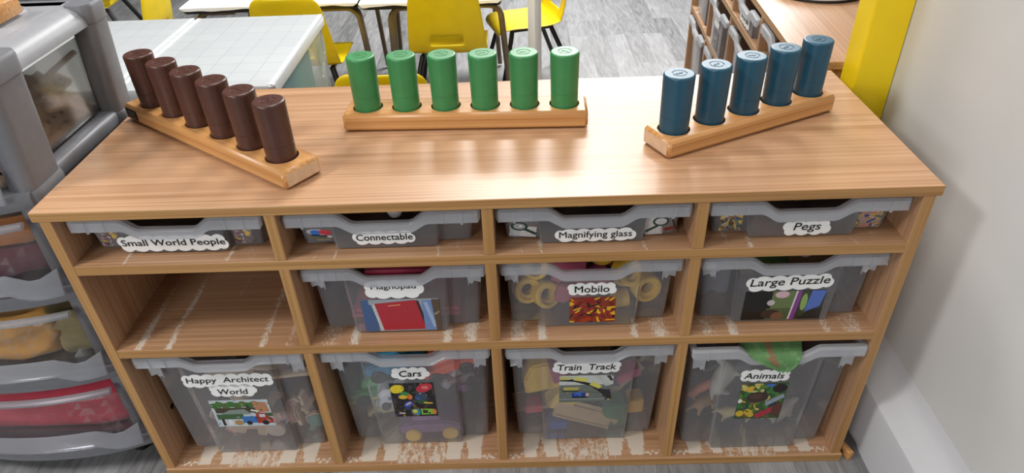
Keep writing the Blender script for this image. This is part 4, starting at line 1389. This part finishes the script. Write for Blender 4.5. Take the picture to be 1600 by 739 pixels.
for k in range(4):
    z0 = RAIL[k] + 0.004
    zt = (RAIL[k + 1] if k < 3 else TOPZ) - 0.046
    dr = empty('drawer', (0, 0, 0))
    dr.parent = TW
    xa, xb = XL + 0.012, XR - 0.014
    if k == 3:
        xa, xb = XL + 0.03, XR - 0.028
    n = 28
    # bowed front wall with sloping shoulders
    bm = bmesh.new()
    rows = []
    for j in range(7):
        v = j / 6
        row = []
        for i in range(n + 1):
            u = i / n
            xx = xa + (xb - xa) * u
            e = min(u, 1 - u)
            zlow = z0 + 0.012 + (0.016 * min(1, max(0, (e - 0.08) / 0.1)))
            zhi = zt - 0.022 * max(0, 1 - e / 0.07)
            row.append(bm.verts.new((xx, YF + bow(xx) - 0.004 + 0.010 * (1 - v), zlow + (zhi - zlow) * v)))
        rows.append(row)
    for j in range(6):
        for i in range(n):
            bm.faces.new((rows[j][i], rows[j][i + 1], rows[j + 1][i + 1], rows[j + 1][i]))
    bmesh.ops.solidify(bm, geom=bm.faces[:], thickness=0.0018)
    tl('front_panel', bm, M['drawer'], True, dr)
    # side, back and floor
    bm = bmesh.new()
    box(bm, (xa, YF + 0.004, z0 + 0.006), (xa + 0.0018, YB - 0.05, zt - 0.012))
    box(bm, (xb - 0.0018, YF + 0.004, z0 + 0.006), (xb, YB - 0.05, zt - 0.012))
    box(bm, (xa, YB - 0.052, z0 + 0.006), (xb, YB - 0.05, zt - 0.012))
    box(bm, (xa, YF + 0.002, z0 + 0.005), (xb, YB - 0.05, z0 + 0.007))
    tl('drawer_box', bm, M['clear'], False, dr)
    # rolled rim along the top of the front
    bm = bmesh.new()
    rings = []
    for i in range(n + 1):
        xx = xa + 0.012 + (xb - xa - 0.024) * i / n
        y = YF + bow(xx) - 0.010
        rings.append([(xx, y, zt - 0.010), (xx, y - 0.001, zt - 0.004), (xx, y + 0.002, zt), (xx, y + 0.010, zt), (xx, y + 0.010, zt - 0.004), (xx, y + 0.004, zt - 0.010)])
    loft(bm, rings)
    tl('rim', bm, M['lip'], True, dr)
    # moulded pull along the foot of the front, dropping at both ends
    bm = bmesh.new()
    rings = []
    for i in range(n + 1):
        u = i / n
        xx = xa + (xb - xa) * u
        e = min(u, 1 - u)
        s = min(1, max(0, (e - 0.09) / 0.10))
        s = s * s * (3 - 2 * s)
        zl = z0 - 0.010 + 0.020 * s
        zh = zl + 0.030 + (0.004 if e > 0.1 else 0.02 * (1 - e / 0.1))
        y = YF + bow(xx) - 0.012
        rings.append([(xx, y - 0.002, zl), (xx, y, zl + 0.012), (xx, y + 0.008, zh), (xx, y + 0.011, zh), (xx, y + 0.004, zl + 0.010), (xx, y + 0.003, zl)])
    loft(bm, rings)
    tl('pull', bm, M['lip'], True, dr)


def cloth_lump(name, lo, hi, seed, rgb, amp, label, follow=True, freq=9.0, n=56):
    """crumpled cloth filling a drawer"""
    bm = bmesh.new()
    rings = []
    nz = 22
    cxm = (lo[0] + hi[0]) / 2
    for j in range(nz + 1):
        v = j / nz
        ring = []
        for i in range(n):
            a = 2 * PI * i / n
            ca, sa = math.cos(a), math.sin(a)
            e = 0.28
            sx = math.copysign(abs(ca) ** e, ca)
            sy = math.copysign(abs(sa) ** e, sa)
            x = cxm + sx * (hi[0] - lo[0]) / 2
            y = (lo[1] + hi[1]) / 2 + sy * (hi[1] - lo[1]) / 2
            z = lo[2] + (hi[2] - lo[2]) * min(1.0, v * 1.35)
            if v > 0.74:
                s = 1 - ((v - 0.74) / 0.26) ** 1.5
                x = cxm + (x - cxm) * s
                y = (lo[1] + hi[1]) / 2 + (y - (lo[1] + hi[1]) / 2) * s
                z = hi[2] - 0.004 + 0.006 * (1 - s)
            if follow and y < (lo[1] + hi[1]) / 2:
                y += bow(x) * 0.9
            p = Vector((x, y, z))
            q = p * freq + Vector((seed, seed * 2.1, 0))
            f1 = 1 - abs(noise.noise(Vector((q.x * 1.0, q.y, q.z * 2.2)) + noise.noise_vector(q * 0.7) * 0.8)) * 2
            f2 = noise.noise(q * 2.6)
            d = amp * (f1 * 0.7 + f2 * 0.4 - 0.55)
            nrm = Vector((sx * 0.5, sy, 0.2 if v < 0.74 else 1.0)).normalized()
            p += nrm * d
            p.x = min(hi[0], max(lo[0], p.x))
            p.z = max(lo[2], p.z)
            ring.append(p)
        rings.append(ring)
    loft(bm, rings)
    key = 'f%02x%02x%02x' % rgb
    if key not in M:
        M[key] = fabric('crumpled_fabric', rgb)
    return tag(link(name, bm, M[key], smooth='all'), label, 'fabric')


xa, xb = XL + 0.02, XR - 0.022
cloth_lump('folded_fabric', (xa, YF + 0.048, RAIL[0] + 0.013), (xb, 0.33, RAIL[0] + 0.135), 3.0, (206, 62, 84), 0.012, 'red fabric filling the lowest grey drawer', freq=5)
cloth_lump('folded_fabric', (xa, YF + 0.046, RAIL[1] + 0.013), (xb - 0.09, 0.33, RAIL[1] + 0.120), 9.0, (226, 168, 84), 0.03, 'golden yellow fabric crumpled in the third drawer down')
cloth_lump('folded_fabric', (xa, YF + 0.09, RAIL[1] + 0.1205), (xb - 0.02, 0.32, RAIL[1] + 0.150), 15.0, (216, 160, 22), 0.02, 'bright yellow fabric on top of the third drawer down')
cloth_lump('fabric_bag', (xb - 0.085, YF + 0.046, RAIL[1] + 0.013), (xb - 0.002, 0.24, RAIL[1] + 0.118), 21.0, (150, 134, 84), 0.02, 'olive bundled bag at the right of the third drawer down', freq=16)
cloth_lump('folded_fabric', (xa, YF + 0.044, RAIL[2] + 0.013), (xb, 0.33, RAIL[2] + 0.072), 27.0, (112, 44, 66), 0.022, 'burgundy fabric lying in the second drawer down')
cloth_lump('folded_fabric', (xa, YF + 0.046, RAIL[2] + 0.0725), (xb, 0.33, RAIL[2] + 0.130), 33.0, (190, 124, 72), 0.02, 'rust orange fabric on top of the burgundy one')

# small wooden tiles with a hole, heaped in the top drawer
bm = bmesh.new()
s = 0.0145
rect = []
N = 24
outer, inner = [], []
for i in range(N):
    a = 2 * PI * (i + 0.5) / N
    ca, sa = math.cos(a), math.sin(a)
    m = max(abs(ca), abs(sa))
    outer.append((s * ca / m, s * sa / m))
    inner.append((0.0036 * ca, 0.0036 * sa))
T2 = 0.0045
ringsO = [[bm.verts.new((x, y, z)) for x, y in outer] for z in (-T2, T2)]
ringsI = [[bm.verts.new((x, y, z)) for x, y in inner] for z in (-T2, T2)]
for i in range(N):
    j = (i + 1) % N
    bm.faces.new((ringsO[0][i], ringsO[0][j], ringsO[1][j], ringsO[1][i]))
    bm.faces.new((ringsO[1][i], ringsO[1][j], ringsI[1][j], ringsI[1][i]))
    bm.faces.new((ringsI[1][i], ringsI[1][j], ringsI[0][j], ringsI[0][i]))
    bm.faces.new((ringsI[0][i], ringsI[0][j], ringsO[0][j], ringsO[0][i]))
for f in bm.faces:
    c_ = f.calc_center_median()
    if max(abs(c_.x), abs(c_.y)) < 0.0037 and abs(c_.z) < 0.001:
        f.material_index = 1
tile0 = link('wooden_tile', bm, [M['tilewood'], M['hole']])
rt = random.Random(12)
first = True
zf = RAIL[3] + 0.016
layers = [(0, 12), (1, 12), (2, 11), (3, 10), (4, 8)]
for lay, ny in layers:
    for iy in range(ny):
        for ix in range(4):
            if rt.random() < 0.2:
                continue
            hgt = zf + lay * 0.0215 + rt.uniform(-0.003, 0.004)
            x = XR - 0.052 - ix * 0.034 - rt.uniform(0, 0.004) - lay * 0.002
            y = YF + 0.028 + iy * 0.0235 + lay * 0.006 + rt.uniform(-0.003, 0.003)
            if ix == 0:
                rot = (rt.uniform(0.5, 1.15), rt.uniform(-0.4, 0.4), PI / 2 + rt.uniform(-0.5, 0.5))
            else:
                rot = (rt.uniform(-0.9, 0.9), rt.uniform(-0.6, 0.6), rt.uniform(0, PI))
            if first:
                o = tile0
                first = False
            else:
                o = tile0.copy()
                C.objects.link(o)
            o.location = (x, y, hgt)
            o.rotation_euler = rot
            tag(o, 'small pale wooden tile with a hole heaped in the top grey drawer', 'wooden tile', 'wooden tiles in the top drawer')
for i, (x, y, z) in enumerate(((-0.30, 0.06, 0.70), (-0.26, 0.05, 0.73), (-0.22, 0.07, 0.70), (-0.33, 0.1, 0.74), (-0.28, 0.12, 0.75), (-0.19, 0.06, 0.695), (-0.36, 0.08, 0.70), (-0.24, 0.1, 0.76))):
    o = tile0.copy()
    C.objects.link(o)
    o.location = (x, y, z)
    o.rotation_euler = (rt.uniform(0, 2), rt.uniform(0, 2), rt.uniform(0, 3))
    tag(o, 'small pale wooden tile with a hole heaped in the top grey drawer', 'wooden tile', 'wooden tiles in the top drawer')
bm = bmesh.new()
tube(bm, [(0, -0.05, 0), (0, 0.05, 0)], 0.005, 10)
for i, (x, y, z, r_) in enumerate(((-0.068, 0.155, 0.735, (0.1, 0, 0.1)), (-0.075, 0.30, 0.775, (0.2, 0, -0.2)))):
    if i == 0:
        stick0 = link('wooden_stick', bm, M['block'], smooth=True)
        o = stick0
    else:
        o = stick0.copy()
        C.objects.link(o)
    o.location = (x, y, z)
    o.rotation_euler = r_
    tag(o, ['round wooden stick near the front of the heap of tiles', 'round wooden stick near the back of the heap of tiles'][i], 'stick', 'wooden sticks in the top drawer')
# wooden box standing on the tower
bm = bx((-0.20, 0.235, TOPZ + 0.001), (-0.098, 0.31, TOPZ + 0.03), 0.003)
tag(link('wooden_box', bm, M['board'], smooth=True), 'small wooden box standing on the grey drawer tower', 'box')

# ------------------------------------------------------------------ milky storage boxes on a low bench behind
bench = tag(empty('low_bench', (-0.235, 0.88, 0)), 'low wooden bench under the two milky boxes', 'bench')
link('top', bx((-0.46, -0.30, 0.328), (0.46, 0.30, 0.348), 0.002), M['wood_x'], bench)
for sx in (-0.45, 0.43):
    link('side_panel', bx((sx, -0.29, 0), (sx + 0.02, 0.29, 0.328), 0.001), M['wood_z'], bench)
link('back_panel', bx((-0.43, 0.27, 0.02), (0.43, 0.285, 0.328)), M['wood_x'], bench)


def milky_box(cx, cy, label, with_card):
    root = tag(empty('storage_box', (cx, cy, 0.349)), label, 'storage box', 'milky storage boxes')
    w_, d, hh = 0.186, 0.262, 0.25
    bm = bmesh.new()
    R = []
    for z, g in ((0, -0.014), (0.004, -0.010), (hh - 0.034, -0.006), (hh - 0.032, -0.002), (hh - 0.022, -0.002)):
        pts = []
        for sx, sy, a0 in ((1, 1, 0), (-1, 1, PI / 2), (-1, -1, PI), (1, -1, 1.5 * PI)):
            for k in range(5):
                a = a0 + PI / 2 * k / 4
                pts.append((sx * (w_ + g - 0.02) + 0.02 * math.cos(a), sy * (d + g - 0.02) + 0.02 * math.sin(a), z))
        R.append(pts)
    loft(bm, R, cap1=False)
    link('body', bm, M['boxside'], root, smooth=True)
    bm = bmesh.new()
    R = []
    for z, g in ((hh - 0.026, 0.002), (hh - 0.004, 0.002), (hh - 0.001, 0.0), (hh, -0.004)):
        pts = []
        for sx, sy, a0 in ((1, 1, 0), (-1, 1, PI / 2), (-1, -1, PI), (1, -1, 1.5 * PI)):
            for k in range(5):
                a = a0 + PI / 2 * k / 4
                pts.append((sx * (w_ + g - 0.016) + 0.016 * math.cos(a), sy * (d + g - 0.016) + 0.016 * math.sin(a), z))
        R.append(pts)
    loft(bm, R)
    for f in bm.faces:
        if f.normal.z > 0.9:
            pass
    lid = link('lid', bm, [M['lid']], root, smooth=True)
    link('lid_rim', bx((w_ - 0.012, -d + 0.004, hh - 0.0008), (w_ - 0.002, d - 0.004, hh + 0.0012), 0.0008), M['lidrim'], lid)
    link('lid_rim', bx((-w_ + 0.002, -d + 0.004, hh - 0.0008), (-w_ + 0.012, d - 0.004, hh + 0.0012), 0.0008), M['lidrim'], lid)
    for sx in (-1, 1):
        bm = bmesh.new()
        for k in range(5):
            box(bm, (sx * (w_ - 0.006), d * 0.60 + 0.016 * k, 0.10 + 0.012 * k), (sx * (w_ - 0.002), d * 0.60 + 0.006 + 0.016 * k, 0.20))
        link('moulded_ribs', bm, M['boxside'], root)
    if with_card:
        o = tag(link('teal_card', bx((cx + w_ - 0.0165, cy - 0.235, 0.37), (cx + w_ - 0.0145, cy + 0.10, 0.566)), M['teal']), 'teal card standing inside the right side of the milky box', 'card')
    return root


milky_box(0.0, 0.872, 'milky plastic storage box with a gridded lid and teal card, nearer the yellow chairs', True)
milky_box(-0.378, 0.876, 'milky plastic storage box with a gridded lid, half behind the grey drawer tower', False)


# ------------------------------------------------------------------ chairs and tables
def make_chair():
    root = empty('yellow_chair')
    prof = [(0.158, 0.270, 0.112), (0.156, 0.284, 0.128), (0.142, 0.297, 0.138), (0.10, 0.300, 0.141), (0.03, 0.296, 0.142), (-0.05, 0.296, 0.143), (-0.10, 0.300, 0.144), (-0.128, 0.312, 0.145), (-0.142, 0.328, 0.144),
            (-0.150, 0.3455, 0.143), (-0.152, 0.352, 0.142), (-0.156, 0.366, 0.141), (-0.161, 0.384, 0.139), (-0.170, 0.430, 0.134), (-0.180, 0.490, 0.128), (-0.188, 0.535, 0.120), (-0.192, 0.555, 0.108), (-0.193, 0.566, 0.085)]
    us = [-1, -0.86, -0.62, -0.42, -0.36, -0.2, 0, 0.2, 0.36, 0.42, 0.62, 0.86, 1]
    bm = bmesh.new()
    g = []
    for j, (y, z, w_) in enumerate(prof):
        row = []
        for u in us:
            # the back wraps forward slightly, the seat dishes
            wrap = 0.016 * u * u if j > 7 else 0.0
            dish = 0.006 * u * u if 2 < j <= 7 else 0.0
            row.append(bm.verts.new((u * w_, y + wrap, z + dish)))
        g.append(row)
    for j in range(len(prof) - 1):
        for i in range(len(us) - 1):
            if 9 <= j <= 11 and 3 <= i <= 8:
                continue
            bm.faces.new((g[j][i], g[j][i + 1], g[j + 1][i + 1], g[j + 1][i]))
    o = link('seat_shell', bm, M['yellow'], root, smooth='all')
    md = o.modifiers.new('thickness', 'SOLIDIFY')
    md.thickness = 0.008
    md.offset = 0
    o.modifiers.new('round', 'SUBSURF').render_levels = 2
    for sx in (-1, 1):
        for sy, yt, yb_ in ((1, 0.09, 0.165), (-1, -0.09, -0.205)):
            bm = tube(bmesh.new(), [(sx * 0.10, yt, 0.288), (sx * 0.112, yt + (yb_ - yt) * 0.15, 0.245), (sx * 0.158, yb_, 0.012)], 0.0105, 10)
            lg = link('leg', bm, M['black'], root, smooth=True)
            bm = lathe(bmesh.new(), [(0, 0), (0.011, 0), (0.012, 0.004), (0.011, 0.02), (0, 0.02)], 14, Matrix.Translation((sx * 0.159, yb_, 0)))
            link('foot', bm, M['dark'], lg, smooth=True)
        bm = tube(bmesh.new(), [(sx * 0.10, -0.09, 0.285), (sx * 0.10, 0.09, 0.285)], 0.008, 10)
        link('under_rail', bm, M['black'], root, smooth=True)
    bm = tube(bmesh.new(), [(-0.10, 0.0, 0.284), (0.10, 0.0, 0.284)], 0.008, 10)
    link('cross_rail', bm, M['black'], root, smooth=True)
    return root


ch = make_chair()
CH = [((0.497, 1.695), 0.0, 'yellow plastic chair seen squarely from behind, its hand hole facing us'),
      ((-0.026, 1.61), 0.0, 'yellow plastic chair half hidden behind the milky box with the teal card'),
      ((0.785, 2.03), 106.0, 'yellow plastic chair turned sideways with its seat toward the tables'),
      ((0.405, 0.925), 0.0, 'yellow plastic chair close behind the cabinet, only its top edge showing above it'),
      ((-0.79, 1.78), 92.0, 'yellow plastic chair at the outer end of the white tables'),
      ((-1.25, 2.42), 98.0, 'yellow plastic chair furthest left, beyond the grey drawer tower')]
for i, ((x, y), a, lb) in enumerate(CH):
    o = ch if i == 0 else copy_tree(ch)
    o.location = (x, y, 0)
    o.rotation_euler = (0, 0, math.radians(a))
    if i == 2:
        o.scale = (0.92, 0.92, 0.92)      # a smaller size of the same chair
    tag(o, lb, 'chair', 'yellow chairs')


def make_table(cx, cy, w_, d, label, seed, inset):
    root = tag(empty('classroom_table', (cx, cy, 0)), label, 'table', 'white tables')
    zt = 0.47
    bm = bmesh.new()
    R = []
    for z in (zt - 0.022, zt):
        pts = []
        for sx, sy, a0 in ((1, 1, 0), (-1, 1, PI / 2), (-1, -1, PI), (1, -1, 1.5 * PI)):
            for k in range(4):
                a = a0 + PI / 2 * k / 3
                pts.append((sx * (w_ / 2 - 0.03) + 0.03 * math.cos(a), sy * (d / 2 - 0.03) + 0.03 * math.sin(a), z))
        R.append(pts)
    loft(bm, R)
    link('table_top', bm, M['black'], root)
    # white paper cover with an uneven edge turned over the front
    bm = bmesh.new()
    nx = 40
    rings = []
    for i in range(nx + 1):
        x = -w_ / 2 - 0.001 + (w_ + 0.002) * i / nx
        dr = 0.007 + 0.006 * abs(math.sin(i * 0.17 + seed)) + 0.003 * noise.noise(Vector((i * 0.3, seed, 0)))
        if i in (0, nx):
            dr = 0.002
        yf = -d / 2
        rings.append([(x, d / 2, zt + 0.0004), (x, d / 2, zt + 0.002), (x, yf + 0.002, zt + 0.002), (x, yf - 0.0024, zt - 0.0005), (x, yf - 0.0026, zt - dr), (x, yf - 0.0014, zt - dr), (x, yf - 0.0010, zt + 0.0004)])
    loft(bm, rings)
    link('paper_cover', bm, M['cloth'], root)
    for sx in (-1, 1):
        for off in (0.0, 0.022):
            xx = sx * (w_ / 2 - inset[(sx + 1) // 2] - off * 0.2)
            pts = [(xx - sx * 0.15, -d / 2 + 0.05 + off * 1.4, zt - 0.033)]
            for k in range(7):
                a = PI / 2 * k / 6
                pts.append((xx - sx * 0.05 + sx * 0.05 * math.sin(a), -d / 2 + 0.05 + off * 1.4, zt - 0.033 - 0.05 * (1 - math.cos(a))))
            pts += [(xx + sx * (0.012 if inset[(sx + 1) // 2] > 0.05 else 0.03), -d / 2 + 0.045 + off * 1.4, 0.012)]
            link('leg', tube(bmesh.new(), pts, 0.0105, 12), M['tube'], root, smooth=True)
        pts = [(sx * (w_ / 2 - 0.05), d / 2 - 0.05, zt - 0.022), (sx * (w_ / 2 - 0.03), d / 2 - 0.04, 0.012)]
        link('leg', tube(bmesh.new(), pts, 0.0105, 12), M['tube'], root, smooth=True)
    return root


make_table(-0.165, 1.98, 0.66, 0.60, 'white covered table on the left with the milky boxes before it', 0.4, (0.03, 0.010))
make_table(0.435, 1.955, 0.52, 0.60, 'white covered table behind the chair with the hand hole', 1.5, (0.10, 0.0))

# narrow white upright in front of the sideways chair
wp_ = tag(empty('white_post', (0.815, 1.60, 0), math.radians(38)), 'narrow white upright post in front of the sideways yellow chair', 'post')
link('upright', bx((-0.016, -0.021, 0.012), (0.016, 0.021, 0.80), 0.003), M['cloth'], wp_, smooth=True)
link('foot_plate', bx((-0.05, -0.05, 0.0), (0.05, 0.05, 0.012), 0.004), M['white'], wp_, smooth=True)

# ------------------------------------------------------------------ trays in the second cabinet
def world2(x, y, z):
    p = cab2.location + Matrix.Rotation(cab2.rotation_euler.z, 3, 'Z') @ Vector((x, y, z))
    return p


RZ2 = cab2.rotation_euler.z
NAMES = {1: 'shallow', 2: 'deep', 3: 'tall'}
POS = ['furthest from us', 'second from the far end', 'third from the far end', 'nearest to us']
src = {1: [TR['a'], TR['b'], TR['c'], TR['d']], 2: [TR['e'], TR['e'], TR['f'], TR['g']], 3: [TR['h'], TR['i'], TR['j'], TR['k']]}
for row in (1, 2, 3):
    for ci in range(4):
        s = src[row][ci]
        o = s.copy()
        C.objects.link(o)
        for c_ in s.children:
            if c_.name.startswith(('body', 'rim', 'stop_tab')):
                k = c_.copy()
                C.objects.link(k)
                k.parent = o
        o.location = world2(CENT[ci], -0.008 + 0.005 * ((row + ci) % 3), (Z1, Z2, Z3)[row - 1] + 0.0008)
        o.rotation_euler = (0, 0, RZ2)
        o['group'] = 'clear trays in the second cabinet'
        tag(o, '%s clear tray in the %s row of the second cabinet, %s' % (NAMES[row], {1: 'top', 2: 'middle', 3: 'bottom'}[row], POS[ci]), 'tray')
        h = {1: 0.075, 2: 0.15, 3: 0.30}[row]
        if row == 1 and ci == 2:
            lb = link('name_label', prism(bmesh.new(), cloud_poly(0.12, 0.035, 10), -0.0006, 0.0), M['white'], o, loc=(0, 0.009, 0.026))
            bm = bmesh.new()
            for q in range(6):
                box(bm, (-0.042 + 0.015 * q, -0.0011, -0.005 + 0.002 * (q % 2)), (-0.033 + 0.015 * q, -0.0007, 0.006))
            link('faint_print', bm, M['ink'], lb)
        if row == 2 and ci in (1, 2):
            lb = link('name_label', prism(bmesh.new(), cloud_poly(0.08, 0.03, 9), -0.0006, 0.0), M['white'], o, loc=(0, 0.0065, 0.098))
            picture('picture', 0.085, 0.062, (110, 104, 100), scatter([(40, 50, 70), (70, 100, 150), (206, 196, 160), (150, 110, 70), (60, 60, 60)], 30, 0.06, 0.14, 60 + ci), o, (0, 0.0065, 0.042))
block('green toy board sticking up in a shallow tray of the second cabinet', 'toy block', world2(CENT[2] + 0.02, 0.16, Z1 + 0.02), (0.2, 0.012, 0.05), (30, 130, 60), (0, 0, RZ2))
block('dark maroon box inside a deep tray of the second cabinet', 'toy block', world2(CENT[2], 0.14, Z2 + 0.02), (0.2, 0.12, 0.11), (72, 44, 52), (0, 0, RZ2))
block('red box inside the nearest deep tray of the second cabinet', 'toy block', world2(CENT[3], 0.12, Z2 + 0.01), (0.2, 0.1, 0.06), (140, 30, 40), (0, 0, RZ2))
# round white dish on the second cabinet
dish = tag(empty('round_tray', (1.565, 1.008, H + 0.0005)), 'round white tray with a dark rim on the second cabinet', 'tray')
link('dish', lathe(bmesh.new(), [(0, 0.002), (0.118, 0.002), (0.121, 0.006), (0.121, 0.020), (0.117, 0.022), (0.112, 0.014), (0, 0.013)], 56), M['white'], dish, smooth=True)
link('dark_rim', lathe(bmesh.new(), [(0.1195, 0), (0.1235, 0), (0.1235, 0.005), (0.1215, 0.006), (0.1195, 0.002), (0.1195, 0)], 56), M['black'], dish, smooth=True)
# splinter of wood on the floor by the cabinet foot
bm = bx((-0.006, -0.02, 0), (0.006, 0.02, 0.022), 0.002)
tag(link('wood_offcut', bm, M['board'], loc=(1.4035, 0.016, 0.0002), rot=(0, 0, 0.35), smooth=True), 'small wooden offcut on the floor by the cabinet foot', 'offcut')
